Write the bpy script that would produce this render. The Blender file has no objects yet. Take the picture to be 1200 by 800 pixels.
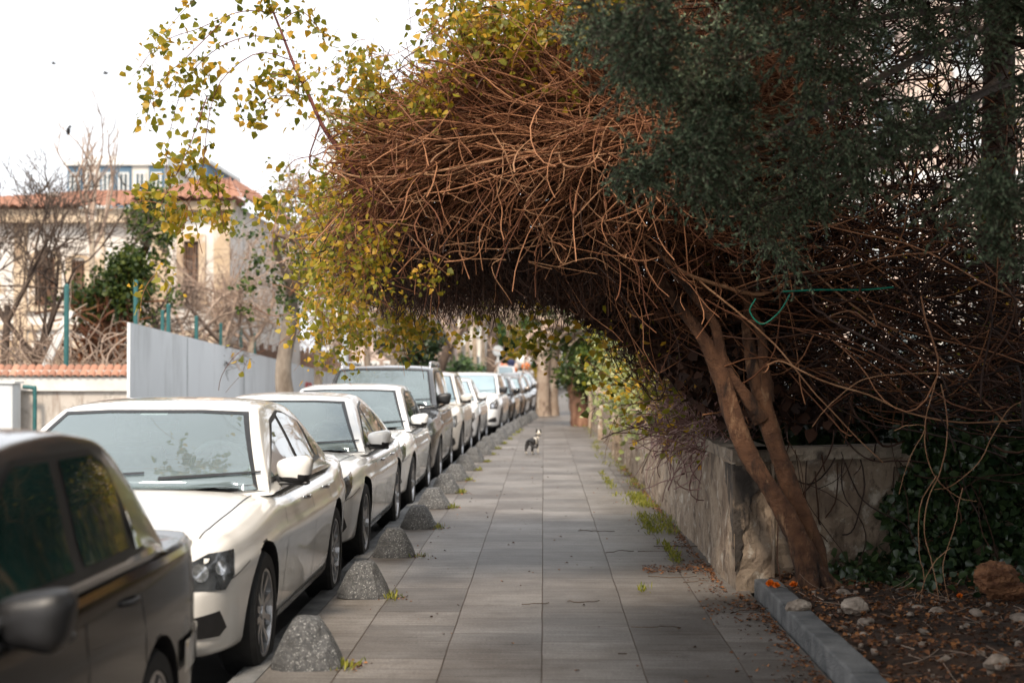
import bpy, bmesh, math, random
import numpy as np
from mathutils import Vector, Matrix
from mathutils.bvhtree import BVHTree
from mathutils.geometry import delaunay_2d_cdt
random.seed(7); RNG = np.random.default_rng(7)
sc = bpy.context.scene
COL = sc.collection
F = 1725.0; CH = 1.52; VPX, HY = 637.0, 432.0
# ------------------------------------------------------------------ camera
cd = bpy.data.cameras.new("camera"); cam = bpy.data.objects.new("camera", cd); COL.objects.link(cam)
cd.lens = F*36/1200; cd.sensor_width = 36; cd.clip_start = 0.05; cd.clip_end = 3000
cam.location = (0, 0, CH)
cam.rotation_euler = (math.radians(90)+math.atan((HY-400)/F), 0, math.atan((VPX-600)/F))
cd.dof.use_dof = True; cd.dof.focus_distance = 11.0; cd.dof.aperture_fstop = 1.9; cd.dof.aperture_blades = 9
sc.camera = cam
# ------------------------------------------------------------------ world / sun / exposure
SUN_EL, SUN_AZ = 50.0, -170.0           # azimuth measured from +Y towards +X
w = bpy.data.worlds.new("World"); sc.world = w; w.use_nodes = True
nt = w.node_tree; nt.nodes.clear()
sky = nt.nodes.new("ShaderNodeTexSky"); sky.sky_type = 'NISHITA'; sky.sun_disc = False
sky.sun_elevation = math.radians(SUN_EL); sky.sun_rotation = math.radians(SUN_AZ)
sky.air_density = 1.0; sky.dust_density = 3.0
hs = nt.nodes.new("ShaderNodeHueSaturation"); hs.inputs['Saturation'].default_value = 0.22
mx = nt.nodes.new("ShaderNodeMix"); mx.data_type = 'RGBA'; mx.inputs[0].default_value = 0.72
mx.inputs[7].default_value = (5.0, 5.1, 5.3, 1)      # even cloud cover over the clear sky
bg = nt.nodes.new("ShaderNodeBackground"); bg.inputs['Strength'].default_value = 0.15
wo = nt.nodes.new("ShaderNodeOutputWorld")
nt.links.new(sky.outputs[0], hs.inputs['Color']); nt.links.new(hs.outputs[0], mx.inputs[6])
nt.links.new(mx.outputs[2], bg.inputs['Color']); nt.links.new(bg.outputs[0], wo.inputs['Surface'])
sl = bpy.data.lights.new("sun", 'SUN'); so = bpy.data.objects.new("sun", sl); COL.objects.link(so)
sl.energy = 2.4; sl.angle = math.radians(10); sl.color = (1.0, .86, .70)
_e, _a = math.radians(SUN_EL), math.radians(SUN_AZ)
sdir = Vector((math.sin(_a)*math.cos(_e), math.cos(_a)*math.cos(_e), math.sin(_e)))
so.rotation_euler = sdir.to_track_quat('Z', 'Y').to_euler(); so.location = sdir*30
vs = sc.view_settings; vs.view_transform = 'Standard'; vs.look = 'None'; vs.gamma = 1; vs.exposure = 1.0
vs.use_curve_mapping = False
sc.cycles.max_bounces = 6; sc.cycles.diffuse_bounces = 2; sc.cycles.glossy_bounces = 3
sc.cycles.transmission_bounces = 4; sc.cycles.transparent_max_bounces = 6; sc.cycles.use_denoising = True
sc.cycles.sample_clamp_indirect = 4

def P(px, py, Y):
    return np.array([(px-VPX)*Y/F, Y, CH+(HY-py)*Y/F])

# ------------------------------------------------------------------ materials
def mat(name, c1, c2=None, scale=4, rough=.8, bump=0, bscale=None, metal=0, coat=0, spec=.5, island=0, c3=None,
        detail=6, contrast=(.35, .65), stretch=(1, 1, 1), trans=0, sss=0):
    m = bpy.data.materials.new(name); m.use_nodes = True; n = m.node_tree.nodes; L = m.node_tree.links
    b = n['Principled BSDF']; b.inputs['Roughness'].default_value = rough; b.inputs['Metallic'].default_value = metal
    b.inputs['Coat Weight'].default_value = coat; b.inputs['Coat Roughness'].default_value = .04
    b.inputs['Specular IOR Level'].default_value = spec
    tc = n.new('ShaderNodeTexCoord'); mp = n.new('ShaderNodeMapping'); mp.inputs['Scale'].default_value = stretch
    L.new(tc.outputs['Object'], mp.inputs[0])
    c2 = c2 or tuple(v*.8 for v in c1)
    no = n.new('ShaderNodeTexNoise'); no.inputs['Scale'].default_value = scale; no.inputs['Detail'].default_value = detail
    L.new(mp.outputs[0], no.inputs['Vector'])
    cr = n.new('ShaderNodeValToRGB'); e = cr.color_ramp.elements
    e[0].position, e[1].position = contrast; e[0].color = (*c1, 1); e[1].color = (*c2, 1)
    if c3:
        k = cr.color_ramp.elements.new((contrast[0]+contrast[1])/2); k.color = (*c3, 1)
    fac = no.outputs['Fac']
    if island:
        g = n.new('ShaderNodeNewGeometry'); mm = n.new('ShaderNodeMix'); mm.inputs[0].default_value = island
        L.new(no.outputs['Fac'], mm.inputs[2]); L.new(g.outputs['Random Per Island'], mm.inputs[3]); fac = mm.outputs[0]
    L.new(fac, cr.inputs[0]); L.new(cr.outputs[0], b.inputs['Base Color'])
    if bump:
        nb = n.new('ShaderNodeTexNoise'); nb.inputs['Scale'].default_value = bscale or scale*4; nb.inputs['Detail'].default_value = 8
        L.new(mp.outputs[0], nb.inputs['Vector'])
        bp = n.new('ShaderNodeBump'); bp.inputs['Distance'].default_value = .02; bp.inputs['Strength'].default_value = bump
        L.new(nb.outputs['Fac'], bp.inputs['Height']); L.new(bp.outputs[0], b.inputs['Normal'])
    if trans:
        tr = n.new('ShaderNodeBsdfTranslucent'); ms = n.new('ShaderNodeMixShader'); ms.inputs[0].default_value = trans
        L.new(cr.outputs[0], tr.inputs[0]); L.new(b.outputs[0], ms.inputs[1]); L.new(tr.outputs[0], ms.inputs[2])
        L.new(ms.outputs[0], n['Material Output'].inputs[0])
    return m

M = {}
M['asphalt'] = mat('asphalt', (.045, .043, .042), (.075, .072, .07), 3, .9, .5, 120)
M['soil'] = mat('soil', (.014, .008, .004), (.05, .026, .013), 9, .95, 1.0, 30, c3=(.04, .02, .01))
M['kerb'] = mat('kerb', (.085, .088, .09), (.19, .19, .188), 5, .85, .6, 60)
M['concrete'] = mat('concrete', (.42, .43, .44), (.52, .53, .54), 1.2, .85, .15, 30)
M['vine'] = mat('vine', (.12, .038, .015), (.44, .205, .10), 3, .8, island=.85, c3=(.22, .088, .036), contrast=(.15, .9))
M['vinedark'] = mat('vinedark', (.020, .008, .005), (.085, .035, .018), 3, .85, island=.85, contrast=(.15, .9))  # darker copy of the vine colour, with the inner mass's shade put in
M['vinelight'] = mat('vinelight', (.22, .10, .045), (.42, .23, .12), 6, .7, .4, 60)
M['barkgrey'] = mat('barkgrey', (.13, .10, .075), (.30, .25, .20), 5, .9, .9, 25, stretch=(1, 1, .4))
M['barkpale'] = mat('barkpale', (.30, .22, .16), (.52, .42, .33), 3, .9, .6, 15, c3=(.40, .33, .25))
M['barkdark'] = mat('barkdark', (.05, .035, .028), (.13, .09, .065), 5, .9, .8, 25)
M['twig'] = mat('twig', (.22, .15, .11), (.42, .32, .25), 3, .9, island=.8, contrast=(.1, .9))
M['leafyellow'] = mat('leafyellow', (.10, .115, .012), (.62, .34, .03), 2, .5, island=.9, c3=(.30, .27, .02), contrast=(.05, .95), trans=.45)
M['leafgreen'] = mat('leafgreen', (.022, .05, .012), (.14, .17, .025), 2, .45, island=.9, c3=(.06, .10, .02), contrast=(.05, .95), trans=.3)
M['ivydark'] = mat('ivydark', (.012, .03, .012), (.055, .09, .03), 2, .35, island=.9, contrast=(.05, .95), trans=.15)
M['leafpale'] = mat('leafpale', (.13, .17, .06), (.42, .42, .20), 2, .45, island=.9, c3=(.26, .29, .10), contrast=(.05, .95), trans=.3)
M['juniper'] = mat('juniper', (.035, .055, .032), (.30, .36, .22), 2, .9, spec=.1, island=.9, c3=(.10, .14, .085), contrast=(.05, .95), trans=.15)
M['evergreen'] = mat('evergreen', (.02, .055, .015), (.08, .15, .03), 1, .6, island=.8, contrast=(.05, .95), trans=.2)
M['litter'] = mat('litter', (.05, .02, .010), (.34, .14, .045), 2, .8, island=.95, c3=(.14, .055, .022), contrast=(.05, .95))
M['grass'] = mat('grass', (.10, .13, .015), (.34, .32, .04), 2, .6, island=.9, contrast=(.05, .95), trans=.3)
M['stone'] = mat('stone', (.22, .17, .13), (.46, .38, .31), 14, .9, .8, 60)
M['stump'] = mat('stump', (.11, .04, .018), (.34, .16, .075), 8, .9, 1.0, 40, stretch=(1, 1, 4))
M['orange'] = mat('orange', (.75, .13, .008), (.85, .25, .01), 20, .6)
M['tyre'] = mat('tyre', (.012, .012, .012), (.02, .02, .02), 30, .8)
M['black'] = mat('black', (.012, .012, .013), (.018, .018, .02), 20, .45)
M['rim'] = mat('rim', (.42, .42, .43), (.5, .5, .51), 8, .3, metal=.85)
M['chrome'] = mat('chrome', (.65, .65, .66), (.7, .7, .7), 8, .15, metal=1)
M['lamp'] = mat('lamp', (.35, .36, .38), (.75, .76, .78), 30, .12, metal=.8, coat=1)
M['lampdark'] = mat('lampdark', (.02, .022, .025), (.07, .075, .08), 14, .08, coat=1)
M['amber'] = mat('amber', (.65, .14, .02), (.8, .25, .03), 30, .2, coat=1)
M['glass'] = mat('glass', (.20, .29, .33), (.27, .37, .41), 1.3, .03, coat=1, spec=1.0)  # pale blue base carries the sky reflected in the windscreens
M['glassside'] = mat('glassside', (.010, .035, .03), (.025, .07, .055), 2, .03, coat=1, spec=.9)
M['teal'] = mat('teal', (.02, .10, .10), (.03, .13, .13), 8, .5)
M['galv'] = mat('galv', (.42, .45, .47), (.55, .57, .58), 6, .5, metal=.3)
M['cabinet'] = mat('cabinet', (.50, .52, .53), (.62, .63, .64), 3, .6)
M['blackfur'] = mat('blackfur', (.012, .011, .012), (.03, .028, .028), 30, .8)
M['whitefur'] = mat('whitefur', (.62, .56, .48), (.75, .70, .62), 30, .8)
M['whitepaint'] = mat('whitepaint', (.62, .62, .60), (.74, .74, .72), 2, .7)
M['pink'] = mat('pinkplaster', (.50, .37, .31), (.64, .53, .46), 1.5, .9)
M['cream'] = mat('creamplaster', (.58, .53, .46), (.70, .66, .60), .5, .9)
M['blueclad'] = mat('blueclad', (.07, .13, .19), (.09, .16, .23), .7, .7)
M['window'] = mat('windowglass', (.05, .07, .08), (.10, .13, .14), .6, .1)
M['brown'] = mat('brownwood', (.13, .07, .045), (.24, .14, .09), 6, .8, stretch=(8, 8, 1))
M['red'] = mat('redpaint', (.55, .05, .04), (.62, .08, .06), 5, .6)

def tiles_mat():
    m = bpy.data.materials.new('paving'); m.use_nodes = True; n = m.node_tree.nodes; L = m.node_tree.links
    b = n['Principled BSDF']; tc = n.new('ShaderNodeTexCoord')
    sx = n.new('ShaderNodeSeparateXYZ'); L.new(tc.outputs['Object'], sx.inputs[0])
    cb = n.new('ShaderNodeCombineXYZ'); L.new(sx.outputs['Y'], cb.inputs['X']); L.new(sx.outputs['X'], cb.inputs['Y'])
    # rows run along Y: brick texture with 0.51 m wide columns
    wob = n.new('ShaderNodeTexNoise'); wob.inputs['Scale'].default_value = 1.3; L.new(tc.outputs['Object'], wob.inputs[0])
    va = n.new('ShaderNodeVectorMath'); va.operation = 'MULTIPLY_ADD'; va.inputs[1].default_value = (.016, .016, 0)
    L.new(wob.outputs['Color'], va.inputs[0]); L.new(cb.outputs[0], va.inputs[2])
    br = n.new('ShaderNodeTexBrick'); br.offset = .5; br.squash = 1
    br.inputs['Scale'].default_value = 1; br.inputs['Brick Width'].default_value = .50
    br.inputs['Row Height'].default_value = .512; br.inputs['Mortar Size'].default_value = .0042
    br.inputs['Mortar Smooth'].default_value = .4; br.inputs['Bias'].default_value = 0
    br.inputs['Color1'].default_value = (.125, .118, .111, 1); br.inputs['Color2'].default_value = (.225, .216, .206, 1)
    br.inputs['Mortar'].default_value = (.085, .060, .042, 1)
    L.new(va.outputs[0], br.inputs['Vector'])
    # fine cross joints
    b2 = n.new('ShaderNodeTexBrick'); b2.offset = 0; b2.inputs['Scale'].default_value = 1
    b2.inputs['Brick Width'].default_value = .215; b2.inputs['Row Height'].default_value = .512
    b2.inputs['Mortar Size'].default_value = .004; b2.inputs['Mortar Smooth'].default_value = 1
    b2.inputs['Color1'].default_value = (1, 1, 1, 1); b2.inputs['Color2'].default_value = (.86, .86, .86, 1); b2.inputs['Mortar'].default_value = (.80, .77, .74, 1)
    L.new(va.outputs[0], b2.inputs['Vector'])
    mu = n.new('ShaderNodeMix'); mu.data_type = 'RGBA'; mu.blend_type = 'MULTIPLY'; mu.inputs[0].default_value = .8
    L.new(br.outputs['Color'], mu.inputs[6]); L.new(b2.outputs['Color'], mu.inputs[7])
    n1 = n.new('ShaderNodeTexNoise'); n1.inputs['Scale'].default_value = 1.1; n1.inputs['Detail'].default_value = 9; n1.inputs['Roughness'].default_value = .65
    L.new(tc.outputs['Object'], n1.inputs[0])
    r1 = n.new('ShaderNodeValToRGB'); r1.color_ramp.elements[0].position = .33; r1.color_ramp.elements[1].position = .68
    r1.color_ramp.elements[0].color = (.55, .48, .42, 1); r1.color_ramp.elements[1].color = (1.22, 1.2, 1.18, 1)
    L.new(n1.outputs['Fac'], r1.inputs[0])
    mu2 = n.new('ShaderNodeMix'); mu2.data_type = 'RGBA'; mu2.blend_type = 'MULTIPLY'; mu2.inputs[0].default_value = 1
    L.new(mu.outputs[2], mu2.inputs[6]); L.new(r1.outputs[0], mu2.inputs[7])
    n2 = n.new('ShaderNodeTexNoise'); n2.inputs['Scale'].default_value = 70; n2.inputs['Detail'].default_value = 4
    L.new(tc.outputs['Object'], n2.inputs[0])
    r2 = n.new('ShaderNodeValToRGB'); r2.color_ramp.elements[0].position = .3; r2.color_ramp.elements[1].position = .7
    r2.color_ramp.elements[0].color = (.7, .7, .7, 1); r2.color_ramp.elements[1].color = (1.25, 1.25, 1.25, 1)
    L.new(n2.outputs['Fac'], r2.inputs[0])
    mu3 = n.new('ShaderNodeMix'); mu3.data_type = 'RGBA'; mu3.blend_type = 'MULTIPLY'; mu3.inputs[0].default_value = 1
    L.new(mu2.outputs[2], mu3.inputs[6]); L.new(r2.outputs[0], mu3.inputs[7])
    mp3 = n.new('ShaderNodeMapping'); mp3.inputs['Scale'].default_value = (2.2, 38, 1); L.new(tc.outputs['Object'], mp3.inputs[0])
    n3 = n.new('ShaderNodeTexNoise'); n3.inputs['Scale'].default_value = 1; n3.inputs['Detail'].default_value = 7; n3.inputs['Roughness'].default_value = .7; L.new(mp3.outputs[0], n3.inputs[0])
    r3 = n.new('ShaderNodeValToRGB'); r3.color_ramp.elements[0].position = .34; r3.color_ramp.elements[1].position = .66
    r3.color_ramp.elements[0].color = (.66, .64, .62, 1); r3.color_ramp.elements[1].color = (1.2, 1.2, 1.2, 1); L.new(n3.outputs['Fac'], r3.inputs[0])
    mu4 = n.new('ShaderNodeMix'); mu4.data_type = 'RGBA'; mu4.blend_type = 'MULTIPLY'; mu4.inputs[0].default_value = 1; L.new(mu3.outputs[2], mu4.inputs[6]); L.new(r3.outputs[0], mu4.inputs[7])
    n4 = n.new('ShaderNodeTexNoise'); n4.inputs['Scale'].default_value = 4.5; n4.inputs['Detail'].default_value = 10; n4.inputs['Roughness'].default_value = .75; L.new(tc.outputs['Object'], n4.inputs[0])
    r4 = n.new('ShaderNodeMapRange'); r4.inputs['From Min'].default_value = .56; r4.inputs['From Max'].default_value = .72; r4.inputs['To Max'].default_value = .75; L.new(n4.outputs['Fac'], r4.inputs['Value'])
    mu5 = n.new('ShaderNodeMix'); mu5.data_type = 'RGBA'; L.new(r4.outputs[0], mu5.inputs[0]); L.new(mu4.outputs[2], mu5.inputs[6]); mu5.inputs[7].default_value = (.045, .036, .029, 1)
    mu3 = mu5
    L.new(mu3.outputs[2], b.inputs['Base Color']); b.inputs['Roughness'].default_value = .55; b.inputs['Specular IOR Level'].default_value = .35
    ad = n.new('ShaderNodeMath'); ad.operation = 'MULTIPLY_ADD'; ad.inputs[1].default_value = .25
    L.new(n2.outputs['Fac'], ad.inputs[0])
    iv = n.new('ShaderNodeMath'); iv.operation = 'SUBTRACT'; iv.inputs[0].default_value = 1; L.new(br.outputs['Fac'], iv.inputs[1])
    iv2 = n.new('ShaderNodeMath'); iv2.operation = 'MULTIPLY_ADD'; iv2.inputs[1].default_value = -.4
    L.new(b2.outputs['Fac'], iv2.inputs[0]); L.new(iv.outputs[0], iv2.inputs[2]); L.new(iv2.outputs[0], ad.inputs[2])
    bp = n.new('ShaderNodeBump'); bp.inputs['Distance'].default_value = .008; bp.inputs['Strength'].default_value = .8
    L.new(ad.outputs[0], bp.inputs['Height']); L.new(bp.outputs[0], b.inputs['Normal'])
    return m
M['paving'] = tiles_mat()

def layered(name, base, patches, rough=.9, bump=.8, bscale=25):
    """base (c1,c2,scale) then patches [(colour, scale, lo, hi, stretch)] of dirt or bare stone over it"""
    m = bpy.data.materials.new(name); m.use_nodes = True; n = m.node_tree.nodes; L = m.node_tree.links
    b = n['Principled BSDF']; b.inputs['Roughness'].default_value = rough; tc = n.new('ShaderNodeTexCoord')
    no = n.new('ShaderNodeTexNoise'); no.inputs['Scale'].default_value = base[2]; no.inputs['Detail'].default_value = 8
    L.new(tc.outputs['Object'], no.inputs[0]); cr = n.new('ShaderNodeValToRGB')
    cr.color_ramp.elements[0].position = .3; cr.color_ramp.elements[1].position = .7
    cr.color_ramp.elements[0].color = (*base[0], 1); cr.color_ramp.elements[1].color = (*base[1], 1); L.new(no.outputs['Fac'], cr.inputs[0])
    cur = cr.outputs[0]
    for i, (c, s, lo, hi, st) in enumerate(patches):
        mp = n.new('ShaderNodeMapping'); mp.inputs['Scale'].default_value = st; mp.inputs['Location'].default_value = (i*7.3, i*3.1, i*1.7)
        L.new(tc.outputs['Object'], mp.inputs[0]); q = n.new('ShaderNodeTexNoise'); q.inputs['Scale'].default_value = s; q.inputs['Detail'].default_value = 9
        q.inputs['Roughness'].default_value = .65
        L.new(mp.outputs[0], q.inputs[0]); r = n.new('ShaderNodeMapRange'); r.inputs['From Min'].default_value = lo; r.inputs['From Max'].default_value = hi
        L.new(q.outputs['Fac'], r.inputs['Value']); mi = n.new('ShaderNodeMix'); mi.data_type = 'RGBA'
        L.new(r.outputs[0], mi.inputs[0]); L.new(cur, mi.inputs[6]); mi.inputs[7].default_value = (*c, 1); cur = mi.outputs[2]
    L.new(cur, b.inputs['Base Color'])
    q = n.new('ShaderNodeTexNoise'); q.inputs['Scale'].default_value = bscale; q.inputs['Detail'].default_value = 10; q.inputs['Roughness'].default_value = .7
    L.new(tc.outputs['Object'], q.inputs[0])
    bp = n.new('ShaderNodeBump'); bp.inputs['Distance'].default_value = .03; bp.inputs['Strength'].default_value = bump
    L.new(q.outputs['Fac'], bp.inputs['Height']); L.new(bp.outputs[0], b.inputs['Normal'])
    return m
M['bark'] = layered('bark', ((.055, .022, .010), (.15, .068, .032), 10), [((.23, .13, .07), 14, .56, .66, (1, 1, .35)), ((.02, .010, .006), 9, .52, .64, (1, 1, .22))], bump=1.0, bscale=28)
M['oldwall'] = layered('oldwall', ((.28, .205, .145), (.47, .37, .275), 2.5),
    [((.20, .14, .10), 3, .5, .66, (1, 1, .5)), ((.62, .55, .46), 6, .56, .66, (1, 1, 1)), ((.075, .055, .045), 2.2, .58, .70, (1, 1, .6)), ((.10, .07, .05), 22, .55, .70, (1, 1, .35))], bump=1.0, bscale=16)
M['cap'] = layered('wallcap', ((.26, .20, .15), (.44, .37, .29), 4), [((.08, .06, .05), 5, .5, .66, (1, 1, 1))], bump=.8, bscale=30)
M['graniteb'] = layered('speckled', ((.05, .052, .055), (.13, .13, .13), 45), [((.36, .36, .35), 90, .58, .62, (1, 1, 1)), ((.05, .05, .05), 7, .52, .68, (1, 1, 1))], bump=.5, bscale=50)
M['houseplaster'] = layered('houseplaster', ((.60, .55, .49), (.80, .77, .73), 1),
    [((.46, .34, .22), .9, .60, .66, (1, 1, .7)), ((.30, .22, .16), 2.6, .58, .68, (1, 1, .5)), ((.42, .40, .38), 1.6, .58, .66, (1, 1, 1))], bump=.5, bscale=6)
M['ochre'] = layered('ochre', ((.46, .34, .22), (.60, .49, .37), 1.2), [((.30, .2, .13), 1.5, .52, .66, (1, 1, .4)), ((.62, .56, .50), 1.1, .58, .64, (1, 1, 1))], bump=.4, bscale=6)
M['greywall'] = layered('greywall', ((.64, .67, .69), (.70, .73, .75), .6), [((.50, .52, .53), 1.2, .52, .72, (1, 1, .25)), ((.42, .42, .41), 4, .60, .72, (1, 1, .12))], bump=.1, bscale=20)
M['lowwall'] = layered('lowwall', ((.46, .41, .36), (.58, .54, .49), 1.2), [((.26, .2, .16), 2, .52, .7, (2.5, 2.5, .4)), ((.35, .31, .27), 6, .55, .65, (1, 1, 1))], bump=.4, bscale=12)
def rooftile(name, cols, sc_=(1, 1, 1)):
    m = mat(name, cols[0], cols[1], 2.2, .85, .3, 20, c3=cols[2], island=.6, contrast=(.1, .9)); return m
M['roof'] = rooftile('rooftile', ((.22, .11, .075), (.46, .26, .18), (.35, .17, .11)))

# ------------------------------------------------------------------ mesh helpers
def tag(o, label=None, cat=None, group=None, kind=None):
    if label: o['label'] = label
    if cat: o['category'] = cat
    if group: o['group'] = group
    if kind: o['kind'] = kind
    return o
def empty(name, loc=(0, 0, 0), rz=0):
    o = bpy.data.objects.new(name, None); COL.objects.link(o); o.location = loc; o.rotation_euler = (0, 0, rz); o.empty_display_size = .2
    return o
def link(name, me, m, parent=None, smooth=False):
    if m is not None:
        for k in (m if isinstance(m, (list, tuple)) else [m]): me.materials.append(k)
    o = bpy.data.objects.new(name, me); COL.objects.link(o)
    if parent: o.parent = parent
    if smooth: me.polygons.foreach_set('use_smooth', [True]*len(me.polygons))
    return o
def npmesh(name, V, Q, m, parent=None, smooth=False):
    """V (n,3), Q (k,q) faces all of q corners"""
    V = np.ascontiguousarray(V, dtype=np.float32); Q = np.ascontiguousarray(Q, dtype=np.int32)
    me = bpy.data.meshes.new(name); me.vertices.add(len(V)); me.vertices.foreach_set('co', V.ravel())
    k, q = Q.shape; me.loops.add(k*q); me.loops.foreach_set('vertex_index', Q.ravel())
    me.polygons.add(k); me.polygons.foreach_set('loop_start', np.arange(0, k*q, q, dtype=np.int32))
    me.update(calc_edges=True)
    o = link(name, me, m, parent)
    if smooth: me.polygons.foreach_set('use_smooth', np.ones(k, dtype=bool))
    return o
def bmobj(name, bm, m, parent=None, smooth=False, bevel=0):
    me = bpy.data.meshes.new(name)
    if bevel: bmesh.ops.bevel(bm, geom=list(bm.edges), offset=bevel, segments=2, affect='EDGES', profile=.5, clamp_overlap=True)
    bmesh.ops.recalc_face_normals(bm, faces=bm.faces)
    bm.to_mesh(me); bm.free(); return link(name, me, m, parent, smooth)
def box(bm, x0, x1, y0, y1, z0, z1, mtx=None, mi=0):
    v = [bm.verts.new((x, y, z)) for z in (z0, z1) for x, y in ((x0, y0), (x1, y0), (x1, y1), (x0, y1))]
    if mtx is not None:
        for q in v: q.co = mtx @ q.co
    for f in ((3, 2, 1, 0), (4, 5, 6, 7), (0, 1, 5, 4), (1, 2, 6, 5), (2, 3, 7, 6), (3, 0, 4, 7)):
        bm.faces.new([v[i] for i in f]).material_index = mi
    return v
def boxobj(name, b, m, parent=None, bevel=0, mtx=None):
    bm = bmesh.new(); box(bm, *b, mtx=mtx); return bmobj(name, bm, m, parent, bevel=bevel)
def tubes_arr(PT, R, S=3):
    PT = np.asarray(PT, float); N, K, _ = PT.shape
    R = np.broadcast_to(np.asarray(R, float), (N, K)) if np.ndim(R) == 2 else np.repeat(np.asarray(R, float).reshape(-1, 1), K, 1)
    T = np.gradient(PT, axis=1); T /= np.linalg.norm(T, axis=2, keepdims=True)+1e-9
    ref = np.tile(np.array([.31, .17, .93]), (N, 1)); m_ = np.abs((T.mean(1)*ref).sum(1)) > .85; ref[m_] = (.95, .2, .1)
    U = np.cross(T, ref[:, None, :]); U /= np.linalg.norm(U, axis=2, keepdims=True)+1e-9
    W = np.cross(T, U); a = np.arange(S)*2*np.pi/S
    V = PT[:, :, None, :] + R[:, :, None, None]*(np.cos(a)[None, None, :, None]*U[:, :, None, :]+np.sin(a)[None, None, :, None]*W[:, :, None, :])
    i = np.arange(N)[:, None, None]*K*S + np.arange(K-1)[None, :, None]*S; s = np.arange(S)[None, None, :]; s2 = (s+1) % S
    Q = np.stack([i+s, i+s2, i+S+s2, i+S+s], -1).reshape(-1, 4)
    return V.reshape(-1, 3), Q
def join(parts):
    Vs, Qs, o = [], [], 0
    for V, Q in parts: Vs.append(V); Qs.append(Q+o); o += len(V)
    return np.concatenate(Vs), np.concatenate(Qs)
def resample(pts, k):
    """Catmull-Rom through pts"""
    p = np.asarray(pts, float); n = len(p); e = np.vstack([2*p[0]-p[1], p, 2*p[-1]-p[-2]])
    t = np.linspace(0, n-1-1e-6, k); i = t.astype(int); f = (t-i)[:, None]
    a, b, c, d = e[i], e[i+1], e[i+2], e[i+3]
    return .5*((2*b)+(-a+c)*f+(2*a-5*b+4*c-d)*f**2+(-a+3*b-3*c+d)*f**3)
def vinepath(pts, r0, r1, k=24, S=6, jit=0):
    """pts of (px, py, Y) -> one tapering tube"""
    w_ = resample([P(*q) for q in pts], k)
    if jit: w_ = w_+np.cumsum(RNG.normal(0, jit, w_.shape), 0)*.3
    return tubes_arr(w_[None], np.linspace(r0, r1, k)[None], S)
def unit(v): return v/(np.linalg.norm(v, axis=-1, keepdims=True)+1e-9)
LEAF = np.array([(0, 0, 0), (-.44, .24, .10), (-.30, .62, .07), (0, 1, -.06), (.30, .62, .07), (.44, .24, .10)])
NEEDLE = np.array([(0, 0, 0), (-.12, .3, .02), (-.10, .7, .02), (0, 1, 0), (.10, .7, .02), (.12, .3, .02)])
def leaves(pos, size, down=.5, tpl=LEAF, axis=None):
    pos = np.asarray(pos, float); n = len(pos)
    A = RNG.normal(size=(n, 3)) if axis is None else axis+RNG.normal(0, .5, (n, 3))
    A[:, 2] -= down; A = unit(A); B = unit(np.cross(A, RNG.normal(size=(n, 3)))); C = np.cross(A, B)
    s = np.broadcast_to(size, (n,))[:, None, None]
    V = pos[:, None]+s*(tpl[None, :, 0:1]*B[:, None]+tpl[None, :, 1:2]*A[:, None]+tpl[None, :, 2:3]*C[:, None])
    i = np.arange(n)[:, None]*6
    Q = np.concatenate([i+np.array([0, 3, 2, 1]), i+np.array([0, 5, 4, 3])])
    return V.reshape(-1, 3), Q
def cloud(c, sig, n, clumps=None, csig=.12):
    """points in clumps scattered round c"""
    c = np.asarray(c, float); clumps = clumps or max(3, n//25)
    cc = c+RNG.normal(size=(clumps, 3))*sig
    return cc[RNG.integers(0, clumps, n)]+RNG.normal(size=(n, 3))*csig
def pxcloud(px, py, Y, spx, spy, sY, n, clumps=None, csig=.06):
    s = Y/F; return cloud(P(px, py, Y), np.array([spx*s, sY, spy*s]), n, clumps, csig)

# ================================================================== GROUND, ROAD, PAVEMENT
def kerbx(y):
    return float(np.interp(y, [-10, 20, 28, 36, 46, 60, 80, 200], [-1.40, -1.40, -1.26, -.98, -.48, .05, .8, 6]))
def strip(name, f0, f1, ys, z, m, kind='structure', thick=.1):
    bm = bmesh.new(); prev = None
    for y in ys:
        cur = [bm.verts.new((f0(y), y, z)), bm.verts.new((f1(y), y, z)), bm.verts.new((f1(y), y, z-thick)), bm.verts.new((f0(y), y, z-thick))]
        if prev:
            for a, b in ((0, 1), (1, 2), (2, 3), (3, 0)): bm.faces.new((prev[a], prev[b], cur[b], cur[a]))
        else: bm.faces.new(cur)
        prev = cur
    bm.faces.new(prev); return tag(bmobj(name, bm, m), kind=kind)
g = boxobj('ground', (-400, 400, -40, 900, -.6, -.16), mat('earth', (.08, .06, .045), (.15, .12, .09), .6, .95, .4, 8)); tag(g, kind='structure')
YS = list(np.linspace(-10, 80, 46))+[100, 140, 200]
strip('road', lambda y: -8.2 if y < 20 else -8.2, lambda y: kerbx(y)-.13, YS, -.08, M['asphalt'], thick=.06)
strip('pavement', kerbx, lambda y: 1.40 if y < 10.2 else 1.6+max(0, y-60)*.03, YS[:-1]+[200], 0.0, M['paving'], thick=.15)
strip('kerb', lambda y: kerbx(y)-.128, lambda y: kerbx(y)-.002, YS, .004, M['kerb'], thick=.14)
# far cross street at the end
tag(boxobj('cross_street', (-60, 60, 202, 212, -.15, .02), M['asphalt']), kind='structure')
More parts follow.
